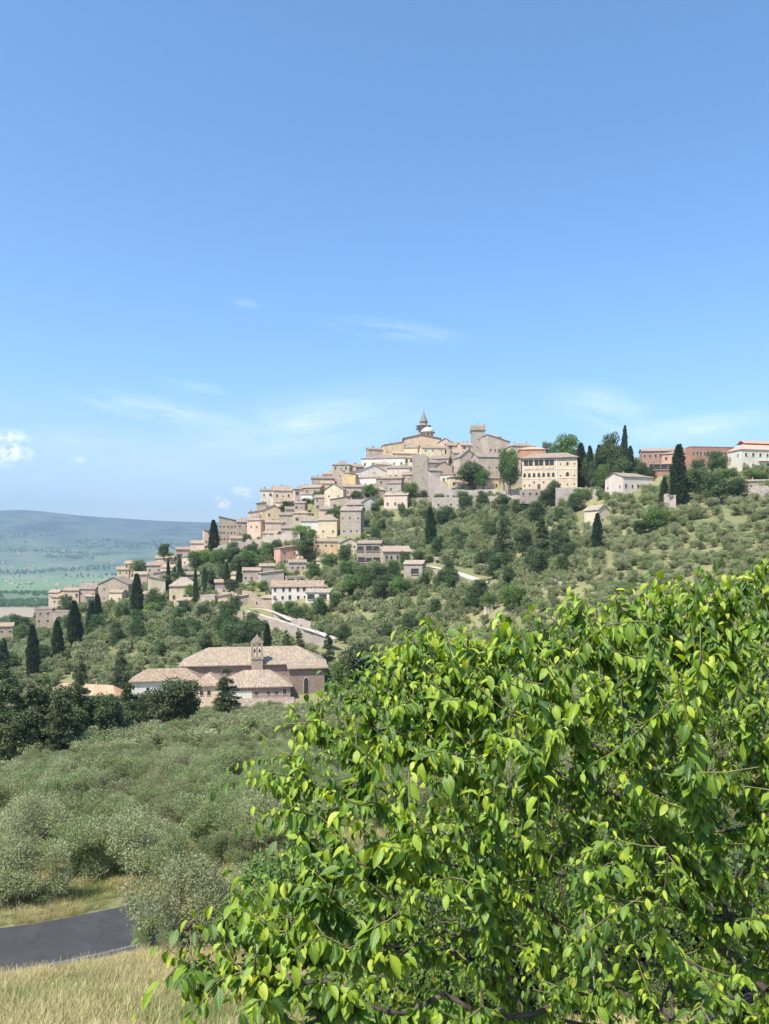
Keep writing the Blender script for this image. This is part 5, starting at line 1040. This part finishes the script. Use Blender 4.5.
def foreground_tree():
    rg = np.random.default_rng(2024); C = np.array([1.75, 4.45, -2.32]); Rr = np.array([2.38, 2.1, 2.0]); root_p = np.array([2.3, 4.7, float(terr(np.array([2.3]), np.array([4.7]))[0])])
    root = link('leafy_tree', None, None, tuple(root_p), label='broad leafy tree with glossy drooping leaves filling the lower right foreground', cat='tree')
    # twig ends through the crown: mostly in an outer shell, a lumpy one
    T = []
    def add(c, r, n, lo):
        u = unit(rg, n); u[:, 2] = np.where((u[:, 2] < -.55) & (rg.random(n) < .6), -u[:, 2], u[:, 2]); f = lo+(1-lo)*rg.random(n)**.6
        lump = 1+.10*np.sin(u[:, 0]*7+u[:, 2]*5+c[0])+.08*np.sin(u[:, 1]*9-u[:, 2]*8)+.05*rg.normal(size=n); T.append(np.asarray(c)+u*(f*lump)[:, None]*np.asarray(r))
    add(C, Rr, 4700, .55); add(C, Rr*.72, 500, .2); n_main = len(T[0])+len(T[1])
    def lobe(px, py, d, r, n, rz=.8): add(PXY(px, py, d), (r, r, r*rz), int(n*1.5), .1)
    for q in [(278, 772, 3.1, .18, 16), (300, 745, 3.3, .26, 22), (345, 730, 3.4, .28, 26), (405, 690, 3.6, .32, 30), (440, 655, 3.8, .22, 16), (300, 835, 2.9, .20, 16), (340, 800, 3.0, .28, 28), (290, 885, 2.7, .15, 13), (330, 880, 2.8, .2, 18),
              (235, 955, 2.55, .20, 22), (190, 975, 2.45, .15, 14), (250, 930, 2.6, .14, 12), (290, 950, 2.6, .22, 22), (330, 1000, 2.5, .24, 12), (380, 950, 2.6, .28, 16), (430, 665, 3.4, .2, 18), (470, 668, 3.5, .2, 22), (515, 655, 3.5, .22, 26), (560, 640, 3.6, .22, 26), (600, 630, 3.6, .22, 26), (645, 625, 3.6, .22, 26), (690, 615, 3.5, .22, 26), (735, 608, 3.4, .25, 30), (780, 600, 3.4, .25, 26), (820, 600, 3.4, .3, 26), (700, 580, 3.4, .07, 5), (575, 605, 3.6, .06, 4), (420, 640, 3.5, .07, 5), (755, 575, 3.4, .08, 6), (510, 640, 3.3, .1, 6), (640, 680, 3.0, .4, 40), (540, 700, 3.1, .35, 34),
              (265, 1000, 2.4, .14, 10), (370, 705, 3.4, .24, 30), (400, 690, 3.4, .24, 30), (430, 685, 3.4, .24, 30), (400, 730, 3.2, .3, 36), (450, 720, 3.2, .3, 36), (395, 665, 3.5, .1, 7), (400, 880, 2.9, .4, 30), (500, 900, 3.0, .45, 60), (600, 840, 3.1, .45, 60), (700, 900, 3.1, .5, 70), (560, 980, 2.8, .4, 50), (680, 990, 2.7, .4, 45), (770, 950, 2.9, .4, 45), (430, 990, 2.7, .35, 18), (760, 740, 3.2, .45, 50), (430, 840, 2.7, .4, 40), (520, 760, 2.9, .45, 45), (620, 900, 2.3, .3, 22), (720, 800, 2.8, .45, 36)]: lobe(*q)
    T = np.concatenate(T); dd = np.linalg.norm(T, axis=1); T = T[(T[:, 1] > 1.75) & (dd > 2.0) & (T[:, 2] > root_p[2]+.9)]
    # the small gaps low in the crown through which the bank shows
    px = CX+T[:, 0]/T[:, 1]*F; py = HY-T[:, 2]/T[:, 1]*F
    for gx, gy, gr in ((735, 860, 16), (300, 970, 12), (520, 975, 14)):
        T_in = np.hypot(px-gx, (py-gy)) < gr; T = T[~T_in]; px = px[~T_in]; py = py[~T_in]
    # skeleton: each twig end joins the nearest node already grown, nearer to the root first
    trunk_n = [root_p, root_p+[-.02, -.05, .9], root_p+[-.10, -.12, 1.7]]; forks = [np.array([1.2, 3.9, -2.6]), np.array([2.6, 4.0, -2.4]), np.array([1.9, 5.0, -2.3]), np.array([.5, 3.4, -2.2]), np.array([2.1, 3.2, -2.1]), np.array([1.3, 3.0, -1.6]), np.array([3.1, 4.8, -1.9]), np.array([1.2, 4.6, -1.4]), np.array([-.1, 2.95, -1.45]), np.array([2.3, 4.2, -1.1])]
    nodes = list(trunk_n); par = [-1, 0, 1]
    def attach(p, seg=.13):
        A = np.array(nodes); dv = np.linalg.norm(A-p, axis=1); out = np.linalg.norm(A-root_p, axis=1); cost = dv+.22*out+100*(np.arange(len(A)) < 2); cost = np.where(out > np.linalg.norm(p-root_p)+.1, cost+3, cost); j = int(np.argmin(cost)); L_ = dv[j]; k = max(1, int(L_/seg)); a0 = A[j]; prev = j
        bend = rg.normal(size=3)*.05*L_
        for i in range(1, k+1):
            t_ = i/k; q = a0+(p-a0)*t_+bend*math.sin(PI*t_)+np.array([0, 0, .10*L_*math.sin(PI*t_)]); nodes.append(q); par.append(prev); prev = len(nodes)-1
        return prev
    for f in forks: attach(f)
    T = T[np.argsort(np.linalg.norm(T-root_p, axis=1))]; ends = [attach(p) for p in T]
    A = np.array(nodes); par = np.array(par); w_ = np.zeros(len(A)); w_[ends] = 1
    for i in range(len(A)-1, 0, -1): w_[par[i]] += w_[i]
    rad = .0013+.00085*np.sqrt(w_); rad[:3] = [.12, .095, .08]
    for it in range(3):
        ch = np.zeros_like(A); cn = np.zeros(len(A)); np.add.at(ch, par[3:], A[3:]); np.add.at(cn, par[3:], 1); av = (A[par]+ch/np.maximum(cn, 1)[:, None])*.5; mv = (cn > 0) & (np.arange(len(A)) > 3); A[mv] = A[mv]*.45+av[mv]*.55
    def limb(sel, name, mat, n):
        V = []; Fq = []; c = 0
        for i in sel:
            p0 = A[par[i]]; p1 = A[i]; t_ = p1-p0; L_ = np.linalg.norm(t_)
            if L_ < 1e-5: continue
            t_ /= L_; a_ = np.cross(t_, [.3, .9, .2]); a_ /= np.linalg.norm(a_); b_ = np.cross(t_, a_); r0 = min(rad[par[i]], rad[i]*1.5); r1 = rad[i]; an = np.arange(n)*2*PI/n; ring = np.cos(an)[:, None]*a_+np.sin(an)[:, None]*b_
            V += [p0-t_*r0*.3+ring*r0, p1+t_*r1*.3+ring*r1]; Fq += [(c+k, c+(k+1) % n, c+n+(k+1) % n, c+n+k) for k in range(n)]; c += 2*n
        me = npmesh(name, np.concatenate(V)-root_p, Fq, mat, smooth=True); return link(name, me, root)
    idx = np.arange(1, len(A)); limb([i for i in idx if i < 3], 'trunk', m_branch, 16); limb([i for i in idx if i >= 3 and w_[i] > 9], 'limbs', m_branch, 8); limb([i for i in idx if i >= 3 and w_[i] <= 9], 'twigs', m_twig, 4)
    # leaves, alternate along the last stretch of every twig, blades hanging down
    P_, D_, N_, L_, K_, Fo, Cu = [], [], [], [], [], [], []
    for e in ends:
        ch = [e]; L0 = 0
        while L0 < .4 and par[ch[-1]] > 2 : 
            L0 += np.linalg.norm(A[ch[-1]]-A[par[ch[-1]]]); ch.append(par[ch[-1]])
        pts = A[ch]; seg = np.linalg.norm(np.diff(pts, axis=0), axis=1); cum = np.concatenate([[0], np.cumsum(seg)])
        if cum[-1] < .05: continue
        out = pts[0]-pts[min(1, len(pts)-1)]; out /= np.linalg.norm(out)+1e-9; out_l = out*[1, 1, .3]+rg.normal(size=3)*.12; young = rg.random()
        big = rg.uniform(.8, 1.2)
        ext = .12*rg.random()          # tip shoot droops past the last node
        nl = int((cum[-1]+ext)/.032)
        for k in range(nl):
            s_ = k*.032-ext
            if s_ < 0: p = pts[0]+out*(-s_)+np.array([0, 0, -1.2*s_*s_])
            else: j = min(len(seg)-1, int(np.searchsorted(cum, s_, 'right')-1)); f = (s_-cum[j])/max(seg[j], 1e-6); p = pts[j]+(pts[j+1]-pts[j])*min(f, 1)
            side = np.cross(out, [0, 0, 1.0]); side /= np.linalg.norm(side)+1e-9; sg = 1 if k % 2 else -1
            d = side*sg*rg.uniform(.35, .9)+out_l*rg.uniform(.2, .75)+np.array([0, 0, -rg.uniform(.15, 1.25)])+rg.normal(size=3)*.16; d /= np.linalg.norm(d)
            up = np.array([0, 0, 1.0])+rg.normal(size=3)*.35+SUN_NP*.35; nn = up-d*(up@d); nn /= np.linalg.norm(nn)+1e-9
            ln = rg.choice([.72, .9, 1.0, 1.12])*(.046 if A[e][2]/A[e][1] < -.33 and A[e][0]/A[e][1] > .02 else .066 if A[e][1] < 3.1 else .068 if A[e][2]/A[e][1] > -.15 else .050)*big*rg.uniform(.8, 1.15)*rg.uniform(.65, 1.15)*(.6+.4*min(1, (s_+ext+.02)/.09))
            P_.append(p+d*.008); D_.append(d); N_.append(nn); L_.append(ln); Fo.append(rg.uniform(.1, .75)); Cu.append(rg.uniform(.1, 1.0))
            K_.append(np.clip(.02+.45*young*young+.42*rg.random()+(.30 if s_ < .01 and young > .45 else 0)+(.34 if rg.random() < .05 else 0), 0, 1))
    P_, D_, N_ = map(np.array, (P_, D_, N_)); L_, Fo, Cu, K_ = map(np.array, (L_, Fo, Cu, K_))
    V, Fq, uvl = leaf_batch(rg, P_, D_, N_, L_, Fo, Cu); me = npmesh('leaves', V-root_p, Fq, m_leaf, smooth=True, fattr=np.repeat(K_, len(LT_F)), uvs=uvl); link('leaves', me, root)
    print('leaves', len(P_), 'twig ends', len(ends))
SUN_NP = np.array(SUN_DIR); foreground_tree()
